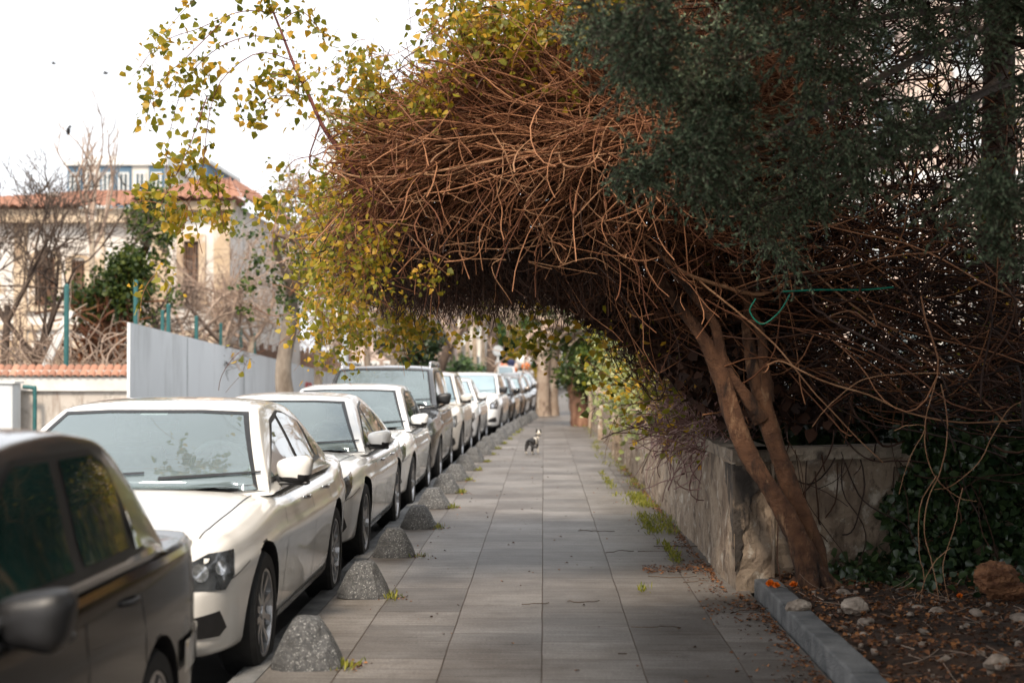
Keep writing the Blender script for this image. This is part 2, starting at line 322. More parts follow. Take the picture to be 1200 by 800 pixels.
# soil bed at the right, uneven
def soil():
    nx, ny = 90, 110; X = np.linspace(1.55, 9, nx); Y = np.linspace(-4, 11.3, ny); XX, YY = np.meshgrid(X, Y)
    Z = .075+.03*np.sin(XX*2.3+YY*1.1)+.02*np.sin(XX*7+YY*5)+RNG.normal(0, .008, XX.shape)+.03*np.clip(XX-2.5, 0, 3)
    V = np.stack([XX, YY, Z], -1).reshape(-1, 3); i = (np.arange(ny-1)[:, None]*nx+np.arange(nx-1)).ravel()
    return V, np.stack([i, i+1, i+1+nx, i+nx], -1), (X, Y, Z)
V, Q, SG = soil(); tag(npmesh('soil_bed', V, Q, M['soil'], smooth=True), kind='structure')
def soilz(x, y):
    X, Y, Z = SG; i = int(np.clip(np.searchsorted(Y, y), 0, len(Y)-1)); j = int(np.clip(np.searchsorted(X, x), 0, len(X)-1)); return float(Z[i, j])
tag(boxobj('garden_ground', (1.75, 60, 11.45, 120, -.1, .78), M['soil']), kind='structure')
# edging stones of the soil bed, laid end to end
bm = bmesh.new(); y = -2.0
while y < 9.9:
    y1 = min(y+.98, 9.98); xo = 1.42+.004*math.sin(y*5)
    box(bm, xo, xo+.145, y+.006, y1, -.05, .115+.006*math.sin(y*3)); y += .99
kb = bmobj('edging_kerb', bm, M['kerb'], bevel=.012); tag(kb, kind='structure')

# ================================================================== OLD GARDEN WALL (right)
def rough_wall(name, pts, h, m, thick=.22, seg=.08, amp=.012, parent=None, z0=-.02):
    """pts: plan polyline; displaced wall surface with thickness"""
    bm = bmesh.new(); L_ = []
    for a, b in zip(pts[:-1], pts[1:]):
        a, b = Vector(a), Vector(b); n_ = max(1, int((b-a).length/seg))
        for k in range(n_): L_.append((a.lerp(b, k/n_), (b-a).normalized()))
    L_.append((Vector(pts[-1]), (Vector(pts[-1])-Vector(pts[-2])).normalized()))
    nr = [Vector((d.y, -d.x)) for p, d in L_]
    for i in range(1, len(L_)):
        if nr[i].dot(nr[i-1]) < .95: nr[i] = (nr[i]+nr[i-1]).normalized()*1.35; nr[i+1] = nr[i].lerp(nr[i+1], .4) if i+1 < len(nr) else None; break
    nz = max(2, int(h/seg)); rows = []
    for (p, d), nrm in zip(L_, nr):
        col = []
        for k in range(nz+1):
            j = random.uniform(-amp, amp)+.01*math.sin(p.x*3+p.y*2.3+k*.7); q = p-nrm*j
            col.append(bm.verts.new((q.x, q.y, z0+h*k/nz)))
        back = p-nrm*thick; col.append(bm.verts.new((back.x, back.y, z0+h))); col.append(bm.verts.new((back.x, back.y, z0)))
        rows.append(col)
    for r0, r1 in zip(rows[:-1], rows[1:]):
        for k in range(len(r0)-1): bm.faces.new((r0[k], r1[k], r1[k+1], r0[k+1]))
    return bmobj(name, bm, m, parent, smooth=False)
t = empty('garden_wall', (1.31, 10.1, 0)); tag(t, 'weathered plastered stone garden wall with worn coping along the pavement', 'wall')
def inv(o, t):  # child keeps world coordinates while its parent stands at the base
    o.matrix_parent_inverse = Matrix.Translation(t.location).inverted() if t.rotation_euler.z == 0 else (Matrix.Translation(t.location) @ Matrix.Rotation(t.rotation_euler.z, 4, 'Z')).inverted()
    return o
o = rough_wall('wall_face', [(1.22, 62), (1.26, 30), (1.31, 10.12), (2.6, 10.75), (9, 11.2)], .90, M['oldwall'], thick=.28, parent=t); inv(o, t)
o = rough_wall('coping', [(1.195, 62), (1.235, 30), (1.285, 10.085), (2.6, 10.72), (9, 11.17)], .085, M['cap'], thick=.33, parent=t, amp=.012, z0=.881); inv(o, t)
# old grey render patch left on the corner
def patchring(ring, f, seed):
    rg = random.Random(seed); out = []
    for i in range(len(ring)):
        a, b = ring[i], ring[(i+1) % len(ring)]
        for q in range(5):
            t_ = q/5; j = 0 if a[0] == 0 and b[0] == 0 else .014; out.append((a[0]+(b[0]-a[0])*t_+rg.uniform(-j, j)*(1 if a[0]+b[0] > 0 else 0), a[1]+(b[1]-a[1])*t_+rg.uniform(-j, j)))
    return [f(max(0, u), v) for u, v in out]
for ring, f, sd, vec in (([(0, .87), (.16, .85), (.27, .82), (.20, .70), (.13, .64), (.12, .50), (.06, .40), (.05, .22), (0, .14)], lambda u, v: (1.302+u*.90, 10.10+u*.44-.016, v), 4, (.010, .02, 0)),
                         ([(0, .87), (0, .3), (.05, .45), (.14, .6), (.24, .72), (.30, .86)], lambda u, v: (1.291, 10.10+u*1.6, v), 5, (.02, .0, 0))):
    bm = bmesh.new(); bm.faces.new([bm.verts.new(q) for q in patchring(ring, f, sd)]); r_ = bmesh.ops.extrude_face_region(bm, geom=list(bm.faces)); bmesh.ops.translate(bm, verts=[v for v in r_['geom'] if isinstance(v, bmesh.types.BMVert)], vec=vec)
    if 'darkrender' not in bpy.data.materials: M['dr'] = layered('darkrender', ((.035, .028, .023), (.085, .070, .058), 8), [((.24, .18, .13), 9, .52, .62, (1, 1, .5))], bump=1.0, bscale=30)
    inv(bmobj('render_patch', bm, M['dr'], t), t)
for yy, ww in ((24.2, .10), (25.1, .16), (31.5, .3), (38.0, .4)):
    bm = bmesh.new(); box(bm, 1.16, 1.5, yy, yy+ww, -.02, 1.05); o = bmobj('pier', bm, M['oldwall'], t, bevel=.02); inv(o, t)
# ================================================================== KERB BOLLARDS
def make_bollard():
    bm = bmesh.new(); n = 8; prof = [(0, 1.04, 1.04), (.03, 1.02, 1.02), (.08, .88, .90), (.15, .68, .72), (.205, .46, .50), (.222, .38, .42), (.227, .30, .34)]
    rows = []
    for z, ax, ay in prof:
        r = []
        for k in range(16):
            a = 2*math.pi*k/16+math.pi/16; c, s = math.cos(a), math.sin(a)
            p_ = 5.0; d = (abs(c)**p_+abs(s)**p_)**(-1/p_)
            r.append(bm.verts.new((.172*ax*c*d, .165*ay*s*d, z)))
        rows.append(r)
    for a, b in zip(rows[:-1], rows[1:]):
        for k in range(16): bm.faces.new((a[k], a[(k+1) % 16], b[(k+1) % 16], b[k]))
    bm.faces.new(rows[-1]); bm.faces.new(rows[0][::-1])
    for _ in range(3):   # chipped corners
        a = random.uniform(0, 6.28); c0 = Vector((.15*math.cos(a), .15*math.sin(a), random.uniform(.06, .2)))
        for v in bm.verts:
            d = (v.co-c0).length
            if d < .07: v.co *= 1-.14*(1-d/.07)
    for v in bm.verts:
        v.co += Vector([random.uniform(-.004, .004) for _ in range(3)])
    return bmobj('kerb_bollard', bm, M['graniteb'], bevel=0)
bvar = [make_bollard() for _ in range(4)]; b0 = bvar[0]
ordn = ['first', 'second', 'third', 'fourth', 'fifth', 'sixth', 'seventh', 'eighth', 'ninth', 'tenth', 'eleventh', 'twelfth', 'thirteenth', 'fourteenth', 'fifteenth', 'sixteenth', 'seventeenth', 'eighteenth', 'nineteenth', 'twentieth', 'twenty-first', 'twenty-second', 'twenty-third', 'twenty-fourth']
ybs = [7.58, 9.87, 12.0, 14.1, 16.15, 18.1, 20.1, 22.1, 24.1, 26.1, 28.0, 29.9, 31.8, 33.6, 35.0, 36.5, 38.0, 39.5, 41.0, 42.5, 44.0, 45.3]
for i, y in enumerate(ybs):
    o = bvar[i] if i < 4 else bvar[(i*3+1) % 4].copy()
    if i >= 4: COL.objects.link(o)
    o.location = (kerbx(y)+.19+random.uniform(-.015, .015), y, -.002); o.rotation_euler = (random.uniform(-.04, .04), random.uniform(-.04, .04), random.uniform(-.15, .15) if i else .1)
    s = random.uniform(.95, 1.06); o.scale = (s, s, random.uniform(.95, 1.08) if i else 1.08)
    extra = {0: 'closest to the camera, beside the front wheel of the cream-white sedan', 1: 'beside the rear wheel of the cream-white sedan', 2: 'beside the second white car front wheel', 3: 'beside the second white car rear wheel'}.get(i)
    tag(o, ('speckled grey concrete bollard '+extra) if extra else f'{ordn[i]} speckled concrete bollard along the kerb counting from the camera', 'bollard', 'concrete bollards along the kerb')

# ================================================================== CARS
def pch(xs, ys):  # smooth-ish monotone interpolation
    xs, ys = np.array(xs, float), np.array(ys, float); d = np.diff(ys)/np.diff(xs); m_ = np.zeros_like(ys)
    for i in range(1, len(xs)-1): m_[i] = 0 if d[i-1]*d[i] <= 0 else 2*d[i-1]*d[i]/(d[i-1]+d[i])
    m_[0], m_[-1] = d[0], d[-1]
    def f(x):
        x = np.clip(x, xs[0], xs[-1]); i = np.clip(np.searchsorted(xs, x)-1, 0, len(xs)-2); h = xs[i+1]-xs[i]; t = (x-xs[i])/h
        return (2*t**3-3*t**2+1)*ys[i]+(t**3-2*t**2+t)*h*m_[i]+(-2*t**3+3*t**2)*ys[i+1]+(t**3-t**2)*h*m_[i+1]
    return f
def loft(sections):
    """list of (K,3) half sections x>=0 (first and last on x=0) -> closed symmetric mesh data"""
    S = len(sections); K = len(sections[0]); rows = []
    for s in sections:
        s = np.array(s); mir = s[1:-1][::-1].copy(); mir[:, 0] *= -1; rows.append(np.vstack([s, mir]))
    R = 2*K-2; V = np.vstack(rows); F_ = []
    for i in range(S-1):
        for k in range(R): F_.append((i*R+k, (i+1)*R+k, (i+1)*R+(k+1) % R, i*R+(k+1) % R))
    F_.append(tuple(range(R-1, -1, -1))[::-1]); F_.append(tuple((S-1)*R+k for k in range(R))[::-1])
    return V, F_
def pymesh(name, V, F_, m, parent=None, smooth=True, angle=None):
    me = bpy.data.meshes.new(name); me.from_pydata([tuple(map(float, v)) for v in V], [], F_); me.validate(); me.update()
    bm = bmesh.new(); bm.from_mesh(me); bmesh.ops.recalc_face_normals(bm, faces=bm.faces)
    for f in bm.faces: f.smooth = smooth
    bm.to_mesh(me); bm.free()
    if smooth and angle: me.set_sharp_from_angle(angle=math.radians(angle))
    return link(name, me, m, parent)
def inpoly(p, poly):
    x, y = p; c = False; n = len(poly)
    for i in range(n):
        x1, y1 = poly[i]; x2, y2 = poly[i-1]
        if (y1 > y) != (y2 > y) and x < (x2-x1)*(y-y1)/(y2-y1)+x1: c = not c
    return c
def decal(name, bvh, poly, org, U, W, D, m, parent, off=.004, step=.05, mirror=False, thick=0, rnd=0):
    """polygon in the (U,W) plane through org, cast along D onto bvh, lifted by off; its rim turns back to the surface"""
    U, W, D, org = Vector(U), Vector(W), Vector(D).normalized(), Vector(org)
    pts = []; n = len(poly)
    for i in range(n):
        a, b = Vector(poly[i]), Vector(poly[(i+1) % n]); k = max(1, int((b-a).length/step))
        for j in range(k): pts.append(a.lerp(b, j/k))
    nb = len(pts); edges = [(i, (i+1) % nb) for i in range(nb)]; bpoly = [tuple(p) for p in pts]
    xs = [p.x for p in pts]; ys = [p.y for p in pts]; x = min(xs)+step/2
    while x < max(xs):
        y = min(ys)+step/2
        while y < max(ys):
            if inpoly((x, y), bpoly) and min((Vector((x, y))-q).length for q in pts) > step*.45: pts.append(Vector((x, y)))
            y += step
        x += step
    vs_, _, fs_, _, _, _ = delaunay_2d_cdt(pts, edges, [list(range(nb))], 1, 1e-5)
    out, ok = [], []
    for v in vs_:
        o_ = org+U*v.x+W*v.y; h = bvh.ray_cast(o_-D*3, D)
        if h[0] is None: out.append((0, 0, 0)); ok.append(False); continue
        nn = h[1] if h[1].dot(D) < 0 else -h[1]
        out.append(h[0]+nn*off); ok.append(True)
    tris = [tuple(f) for f in fs_ if all(ok[i] for i in f)]
    if not tris: return None
    mirs = [1, -1] if mirror else [1]; res = []
    for s in mirs:
        V = [(s*v[0], v[1], v[2]) for v in out]
        res.append(pymesh(name, V, tris, m, parent, smooth=True))
    return res if mirror else res[0]

def wheel(parent, x, y, r, wd, side, style, inv_t=None):
    """tyre and rim as sub-parts of the wheel"""
    w_ = bpy.data.objects.new('wheel', None); COL.objects.link(w_); w_.parent = parent; w_.location = (x, y, r)
    w_.rotation_euler = (0, 0, 0 if side > 0 else math.pi)
    n = 40; prof = [(-wd/2, r*.68), (-wd/2, r*.9), (-wd*.38, r*.985), (0, r), (wd*.38, r*.985), (wd/2, r*.92), (wd/2, r*.72), (wd*.44, r*.69)]
    V = []; Fc = []
    for k in range(n):
        a = 2*math.pi*k/n
        for px_, pr in prof: V.append((px_, pr*math.cos(a), pr*math.sin(a)))
    K = len(prof)
    for k in range(n):
        for j in range(K-1): Fc.append((k*K+j, ((k+1) % n)*K+j, ((k+1) % n)*K+j+1, k*K+j+1))
    pymesh('tyre', V, Fc, M['tyre'], w_, angle=35)
    bm = bmesh.new(); rr = r*.69
    # rim barrel and lip
    prf = [(-.06, rr*.9), (wd*.30, rr*.93), (wd*.46, rr*.95), (wd*.47, rr*1.01), (wd*.42, rr*1.02)]
    vv = [[bm.verts.new((px_, pr*math.cos(2*math.pi*k/n), pr*math.sin(2*math.pi*k/n))) for px_, pr in prf] for k in range(n)]
    for k in range(n):
        for j in range(len(prf)-1): bm.faces.new((vv[k][j], vv[(k+1) % n][j], vv[(k+1) % n][j+1], vv[k][j+1]))
    ns, wdt = {'ten': (10, .030), 'five': (5, .075), 'steel': (8, .08), 'seven': (7, .045)}[style]
    for k in range(ns):
        Mx = Matrix.Rotation(2*math.pi*k/ns, 4, 'X')
        pr_ = [(rr*.12, wdt*.75, wd*.40), (rr*.55, wdt*.5, wd*.37), (rr*.96, wdt*.62, wd*.43)]
        ring = []
        for rad, hw, xo in pr_:
            ring.append([bm.verts.new(Mx @ Vector((xo-dx, sy*hw, rad))) for dx, sy in ((0, -1), (0, 1), (.03, 1), (.03, -1))])
        for A_, B_ in zip(ring[:-1], ring[1:]):
            for j in range(4): bm.faces.new((A_[j], A_[(j+1) % 4], B_[(j+1) % 4], B_[j]))
    c = [bm.verts.new((wd*.43, rr*.17*math.cos(2*math.pi*k/16), rr*.17*math.sin(2*math.pi*k/16))) for k in range(16)]
    c2 = [bm.verts.new((wd*.30, rr*.19*math.cos(2*math.pi*k/16), rr*.19*math.sin(2*math.pi*k/16))) for k in range(16)]
    bm.faces.new(c)
    for k in range(16): bm.faces.new((c[k], c[(k+1) % 16], c2[(k+1) % 16], c2[k]))
    bmobj('rim', bm, M['rim'], w_)
    bm = bmesh.new(); d = [bm.verts.new((wd*.10, rr*.9*math.cos(2*math.pi*k/24), rr*.9*math.sin(2*math.pi*k/24))) for k in range(24)]; bm.faces.new(d)
    bmobj('brake_disc', bm, M['black'], w_)

def paint(name, c, rough=.35, metal=0, dirt=None, vary=.94):
    m = mat(name, c, tuple(v*vary for v in c) if not dirt else dirt, 2.5, rough, coat=1, metal=metal, contrast=(.4, .75)); return m

def twoside(base):
    n_ = base.name+'_lined'
    if n_ in bpy.data.materials: return bpy.data.materials[n_]
    m = base.copy(); m.name = n_; n = m.node_tree.nodes; L = m.node_tree.links; b = n['Principled BSDF']
    d = n.new('ShaderNodeBsdfDiffuse'); d.inputs[0].default_value = (.05, .05, .052, 1); g_ = n.new('ShaderNodeNewGeometry'); x = n.new('ShaderNodeMixShader')
    L.new(g_.outputs['Backfacing'], x.inputs[0]); L.new(b.outputs[0], x.inputs[1]); L.new(d.outputs[0], x.inputs[2]); L.new(x.outputs[0], n['Material Output'].inputs[0]); return m
M['trimdark'] = mat('trimdark', (.05, .052, .055), (.07, .072, .075), 20, .7); M['seatcloth'] = mat('seatcloth', (.10, .10, .10), (.15, .15, .15), 20, .9)
def clearglass():
    m = bpy.data.materials.new('clearglass'); m.use_nodes = True; n = m.node_tree.nodes; L = m.node_tree.links; n.remove(n['Principled BSDF'])
    tr = n.new('ShaderNodeBsdfTransparent'); tr.inputs[0].default_value = (.62, .76, .78, 1); gl = n.new('ShaderNodeBsdfGlossy'); gl.inputs['Roughness'].default_value = .02; gl.inputs[0].default_value = (.88, .97, 1, 1)
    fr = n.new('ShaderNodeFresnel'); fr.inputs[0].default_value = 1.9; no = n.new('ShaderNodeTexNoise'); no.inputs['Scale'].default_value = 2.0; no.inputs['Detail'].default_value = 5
    tc = n.new('ShaderNodeTexCoord'); L.new(tc.outputs['Object'], no.inputs[0]); df = n.new('ShaderNodeBsdfDiffuse'); df.inputs[0].default_value = (.50, .62, .66, 1)  # pale blue diffuse share stands in for sky reflected in the windscreen
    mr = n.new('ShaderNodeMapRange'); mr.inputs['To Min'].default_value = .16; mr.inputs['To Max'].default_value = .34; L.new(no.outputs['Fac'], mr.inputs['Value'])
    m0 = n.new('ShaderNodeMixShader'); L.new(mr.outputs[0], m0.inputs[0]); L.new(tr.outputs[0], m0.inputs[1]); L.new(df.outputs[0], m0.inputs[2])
    m1 = n.new('ShaderNodeMixShader'); L.new(fr.outputs[0], m1.inputs[0]); L.new(m0.outputs[0], m1.inputs[1]); L.new(gl.outputs[0], m1.inputs[2]); L.new(m1.outputs[0], n['Material Output'].inputs[0]); return m
M['clearglass'] = clearglass()
def car(label, group, Y0, side, L=4.3, cabmat=None, interior=False, sideglass=None, W=1.78, H=1.42, kind='sedan', col=None, style='ten', r=.315, wb=None, foh=.85, heading=0,
        hood=.86, front=.66, detail=2, zoff=-.08, glass=None, boxy=0, handle='body', roofrails=False, amber=False, name='parked_car', moulding=False, noses=None):
    """car facing -Y; local origin at the middle of the front, on the road; side = world x of its right-hand flank"""
    t = empty(name, (side-W/2, Y0, zoff), heading); tag(t, label, 'car', group)
    hw = W/2; wb = wb or L*.60; yf, yr = foh, foh+wb
    belt = {'sedan': .93, 'hatch': .93, 'coupe': .90, 'van': 1.02, 'suv': 1.03, 'old': .90}[kind]*H/{'sedan': 1.42, 'hatch': 1.46, 'coupe': 1.40, 'van': 1.75, 'suv': 1.62, 'old': 1.38}[kind]
    belt *= {'van': 1.12, 'suv': 1.0}.get(kind, 1)
    cowl = {'sedan': 1.28, 'hatch': 1.08, 'coupe': 1.35, 'van': .92, 'suv': 1.20, 'old': 1.34}[kind]
    tail = {'sedan': L-.62, 'coupe': L-.38, 'hatch': L-.10, 'van': L-.06, 'suv': L-.10, 'old': L-.68}[kind]
    wtop = cowl+{'sedan': .80, 'hatch': .80, 'coupe': .86, 'van': .72, 'suv': .66, 'old': .62}[kind]
    rtop = tail-{'sedan': .70, 'coupe': 1.0, 'hatch': .42, 'van': .22, 'suv': .32, 'old': .60}[kind]
    hz = hood; hzc = belt+.015
    rearz = {'sedan': belt+.06, 'coupe': belt+.05, 'hatch': belt+.02, 'van': belt, 'suv': belt, 'old': belt+.02}[kind]
    top = pch([0, .02, .06, .14, .32, .75, cowl, cowl+.5, tail-.3, tail, L-.22, L-.06, L-.02, L],
              [front-.06, front-.02, front+.03, hz-.10 if not boxy else hz-.03, hz-.025, hz+.03, hzc, belt, belt+.01, rearz, rearz+(.01 if kind in('sedan','coupe') else 0), rearz-.04, rearz-.10, rearz-.16])
    k1 = .74 if not boxy else .90
    wid = pch([0, .015, .05, .14, .34, .7, 1.3, L-1.1, L-.5, L-.18, L-.05, L-.012, L],
              [hw*k1*.94, hw*k1, hw*(k1+.06), hw*(k1+.14 if not boxy else .955), hw*.945 if not boxy else hw*.975, hw*.985, hw, hw, hw*.985, hw*.93, hw*.85, hw*.80, hw*.76])
    bot = pch([0, .05, .2, .6, L-.5, L-.1, L], [.30, .235, .21, .20, .22, .27, .36])
    ys = np.unique(np.concatenate([np.linspace(0, .06, 6), np.linspace(.06, .4, 9), np.linspace(.4, L-.4, 40 if detail > 1 else 20), np.linspace(L-.4, L-.06, 8), np.linspace(L-.06, L, 5)]))
    secs = []
    for y in ys:
        w_, zt, zb = float(wid(y)), float(top(y)), float(bot(y)); hgt = zt-zb
        drop = (.055 if not boxy else .03)*min(1, y/.4)*min(1, (L-y)/.3)+.008
        zs = zt-drop; crown = 0
        c = [(0, zb), (.55*w_, zb), (.86*w_, zb+.004), (.945*w_, zb+.035), (.968*w_, zb+.11*hgt+.02), (.985*w_, zb+.30*hgt), (1.0*w_, zb+.52*hgt), (1.004*w_, zb+.665*hgt),
             (.985*w_, zb+.735*hgt), (.965*w_, zs-.06*hgt), (.925*w_, zs-.01), (.885*w_, zs+.006), (.70*w_, zs+.55*drop), (.38*w_, zt-.006), (0, zt)]
        if boxy: c = [(0, zb), (.6*w_, zb), (.93*w_, zb+.004), (.975*w_, zb+.03), (.99*w_, zb+.11*hgt), (.998*w_, zb+.35*hgt), (1.0*w_, zb+.56*hgt), (1.0*w_, zb+.66*hgt),
             (.99*w_, zb+.78*hgt), (.98*w_, zs-.05*hgt), (.955*w_, zs-.008), (.92*w_, zs+.006), (.72*w_, zs+.6*drop), (.38*w_, zt-.004), (0, zt)]
        s = resample([(a, b, 0) for a, b in c], 33 if detail > 1 else 21); s[0, 0] = s[-1, 0] = 0; s[:, 0] = np.abs(s[:, 0])
        secs.append(np.stack([s[:, 0], np.full(len(s), y), s[:, 1]], -1))
    V, Fc = loft(secs)
    body = pymesh('body', V, Fc, [col, M['black']], t, angle=40)
    # wheel arches cut out of the body
    ra = r*1.13
    cb = bmesh.new()
    for yy in (yf, yr):
        for s in (1, -1):
            bmesh.ops.create_cone(cb, cap_ends=True, segments=48, radius1=ra, radius2=ra, depth=.42,
                                  matrix=Matrix.Translation((s*(hw+.01-.14+.06), yy, r+.005)) @ Matrix.Rotation(math.pi/2, 4, 'Y'))
    cm = bpy.data.meshes.new('cut'); cb.to_mesh(cm); cb.free(); co = bpy.data.objects.new('cut', cm); COL.objects.link(co)
    co.parent = t
    md = body.modifiers.new('b', 'BOOLEAN'); md.operation = 'DIFFERENCE'; md.object = co; md.solver = 'EXACT'
    dg = bpy.context.evaluated_depsgraph_get(); me2 = bpy.data.meshes.new_from_object(body.evaluated_get(dg)); body.modifiers.clear()
    old = body.data; body.data = me2; bpy.data.meshes.remove(old); bpy.data.objects.remove(co); bpy.data.meshes.remove(cm)
    if len(me2.materials) < 2:
        me2.materials.clear(); me2.materials.append(col); me2.materials.append(M['black'])
    for f in me2.polygons:
        c = f.center; ins = any(math.hypot(c.y-yy, c.z-r-.005) < ra+.002 for yy in (yf, yr)) and abs(c.x) < hw*1.01
        n = f.normal; radial = any(math.hypot(c.y-yy, c.z-r-.005) < ra+.002 for yy in (yf, yr))
        f.material_index = 1 if (ins and radial) or (abs(n.z) > .9 and c.z < .3) else 0
    # cabin
    rw = hw*{'sedan': .66, 'coupe': .63, 'hatch': .68, 'van': .78, 'suv': .72, 'old': .83}[kind]; wbse = hw*(.905 if not boxy else .945)
    zl = belt-.03
    roof = pch([cowl-.02, cowl+.03, wtop-.06, wtop+.03, wtop+.35, (wtop+rtop)/2+.1, rtop-.1, rtop+.06, tail-.02, tail+.02],
               [belt+.0, belt+.035, H-.065, H-.03, H-.005, H, H-.025, H-.06, rearz+.03, rearz-.01])
    yc = np.unique(np.concatenate([np.linspace(cowl-.02, wtop+.05, 16), np.linspace(wtop+.05, rtop, 14), np.linspace(rtop, tail+.02, 14)]))
    secs = []
    for y in yc:
        zt = float(roof(y)); h = max(0, (zt-belt)/(H-belt)); wt = wbse+(rw-wbse)*(h**1.05)
        # the sides draw in towards the tail
        tp = 1-.10*max(0, (y-(L*.62))/(L*.38))**2*(1 if kind != 'van' else .5); wt *= tp; wl = wbse*(tp*.5+.5)
        cr = (.035 if not boxy else .022)*h+.004
        zr_ = zt-cr-.02*h
        c = [(0, zl-.02), (wl*.6, zl-.02), (wl, zl), (wl+(wt-wl)*.33+.012*h, zl+(zr_-zl)*.35), (wl+(wt-wl)*.68+.010*h, zl+(zr_-zl)*.70), (wt, zr_), (wt*.955, zr_+.022*h+.001), (wt*.80, zt-cr*.45), (wt*.42, zt-cr*.1), (0, zt)]
        s = resample([(a, b, 0) for a, b in c], 31 if detail > 1 else 19); s[0, 0] = s[-1, 0] = 0
        yy = np.full(len(s), y); fr = np.clip((wtop+.5-y)/(wtop+.5-cowl), 0, 1); rr_ = np.clip((y-rtop+.3)/(tail-rtop+.3), 0, 1)
        bulge = (1-(s[:, 0]/wbse)**2); yy = yy-.13*bulge*fr+.06*bulge*rr_
        secs.append(np.stack([s[:, 0], yy, s[:, 1]], -1))
    V, Fc = loft(secs); cab = pymesh('cabin', V, Fc, cabmat or col, t, angle=50)
    def bv(o_):
        bm = bmesh.new(); bm.from_mesh(o_.data); b_ = BVHTree.FromBMesh(bm); bm.free(); return b_
    bvc, bvb = bv(cab), bv(body); X, Y_, Z = (1, 0, 0), (0, 1, 0), (0, 0, 1)
    gl, gs = glass or M['glass'], sideglass or M['glassside']
    # windscreen: black border then glass
    def scr(mg): 
        z0, z1 = belt-.002+mg*.75, H-.085-mg*.5; a, b = wbse*.93-mg, rw*.93-mg*.7
        return [(-a, z0-.01), (-a*.5, z0-.02), (a*.5, z0-.02), (a, z0), (b, z1), (b*.5, z1+.012), (-b*.5, z1+.012), (-b, z1)]
    if not interior:
        fr_ = decal('windscreen', bvc, scr(0), (0, -1, 0), X, Z, Y_, M['black'], t, .003, .07)
        decal('glass', bvc, scr(.035), (0, -1, 0), X, Z, Y_, gl, fr_, .006, .07)
    else:
        # real opening: the shell is cut away under the glass and the cabin fitted out
        bm = bmesh.new(); bm.from_mesh(cab.data); hole = scr(.018)
        for zc in (min(p[1] for p in hole)+.002,):
            bmesh.ops.bisect_plane(bm, geom=bm.verts[:]+bm.edges[:]+bm.faces[:], plane_co=(0, 0, zc), plane_no=(0, 0, 1))
        dele = [f for f in bm.faces if f.normal.y < -.1 and f.calc_center_median().y < wtop+.12 and inpoly((f.calc_center_median().x, f.calc_center_median().z), hole)]
        bmesh.ops.delete(bm, geom=dele, context='FACES'); bm.to_mesh(cab.data); bm.free()
        cab.data.materials.clear(); cab.data.materials.append(twoside(cabmat or col))
        gls = decal('windscreen', bvc, scr(.004), (0, -1, 0), X, Z, Y_, M['clearglass'], t, .004, .06)
        po, pi_ = scr(0), scr(.032)
        for i_ in range(8):
            j_ = (i_+1) % 8; decal('screen_border', bvc, [po[i_], po[j_], pi_[j_], pi_[i_]], (0, -1, 0), X, Z, Y_, M['black'], gls, .007, .05)
        it = empty('interior'); it.parent = t
        bm = bmesh.new(); box(bm, -wbse*.9, wbse*.9, cowl+.06, wtop+.02, belt-.02, belt+.035)
        bmobj('dashboard', bm, M['trimdark'], it, bevel=.015)
        bm = bmesh.new(); box(bm, -wbse*.93, wbse*.93, wtop-.02, tail-.1, belt+.018, belt+.026); bmobj('cabin_floor', bm, M['black'], it)
        cx = hw*.42; th = np.linspace(0, 2*math.pi, 33); rr_ = .185
        ring = np.stack([cx+rr_*np.cos(th), wtop-.02-rr_*np.sin(th)*.45, belt+.06+rr_*np.sin(th)*.9], 1); V, Q = tubes_arr(ring[None], np.full((1, 33), .015), 8)
        V2, Q2 = tubes_arr(resample([(cx-rr_, wtop-.02, belt+.06), (cx, wtop-.0, belt+.04), (cx+rr_, wtop-.02, belt+.06)], 10)[None], np.full((1, 10), .016), 8)
        V, Q = join([(V, Q), (V2, Q2)]); npmesh('steering_wheel', V, Q, M['trimdark'], it, True)
        for sx in (cx, -cx):
            for (x0_, x1_, y0_, y1_, z0_, z1_) in ((sx-.22, sx+.22, wtop+.62, wtop+.76, belt-.02, belt+.16), (sx-.12, sx+.12, wtop+.66, wtop+.75, belt+.19, H-.13)):
                bm = bmesh.new(); box(bm, x0_, x1_, y0_, y1_, z0_, z1_); bmobj('seat', bm, M['seatcloth'], it, bevel=.04)
        bm = bmesh.new(); box(bm, -.12, .12, wtop-.08, wtop-.05, H-.20, H-.135); bmobj('rear_view_mirror', bm, M['black'], it, bevel=.01)
        me_ = body.data
        for f in me_.polygons:
            c = f.center
            if f.normal.z > .5 and cowl+.10 < c.y < tail-.15 and abs(c.x) < wbse*.9: f.material_index = 1
    if kind not in ('van',):
        z0, z1 = rearz+.06, H-.09; a, b = wbse*.80, rw*.84
        decal('rear_window', bvc, [(-a, z0), (a, z0), (b, z1), (-b, z1)], (0, L+1, 0), X, Z, (0, -1, 0), M['glassside'], t, .004, .07)
    # side windows: one black surround, panes split by pillars
    zt_, zb_ = H-.085, belt+.025
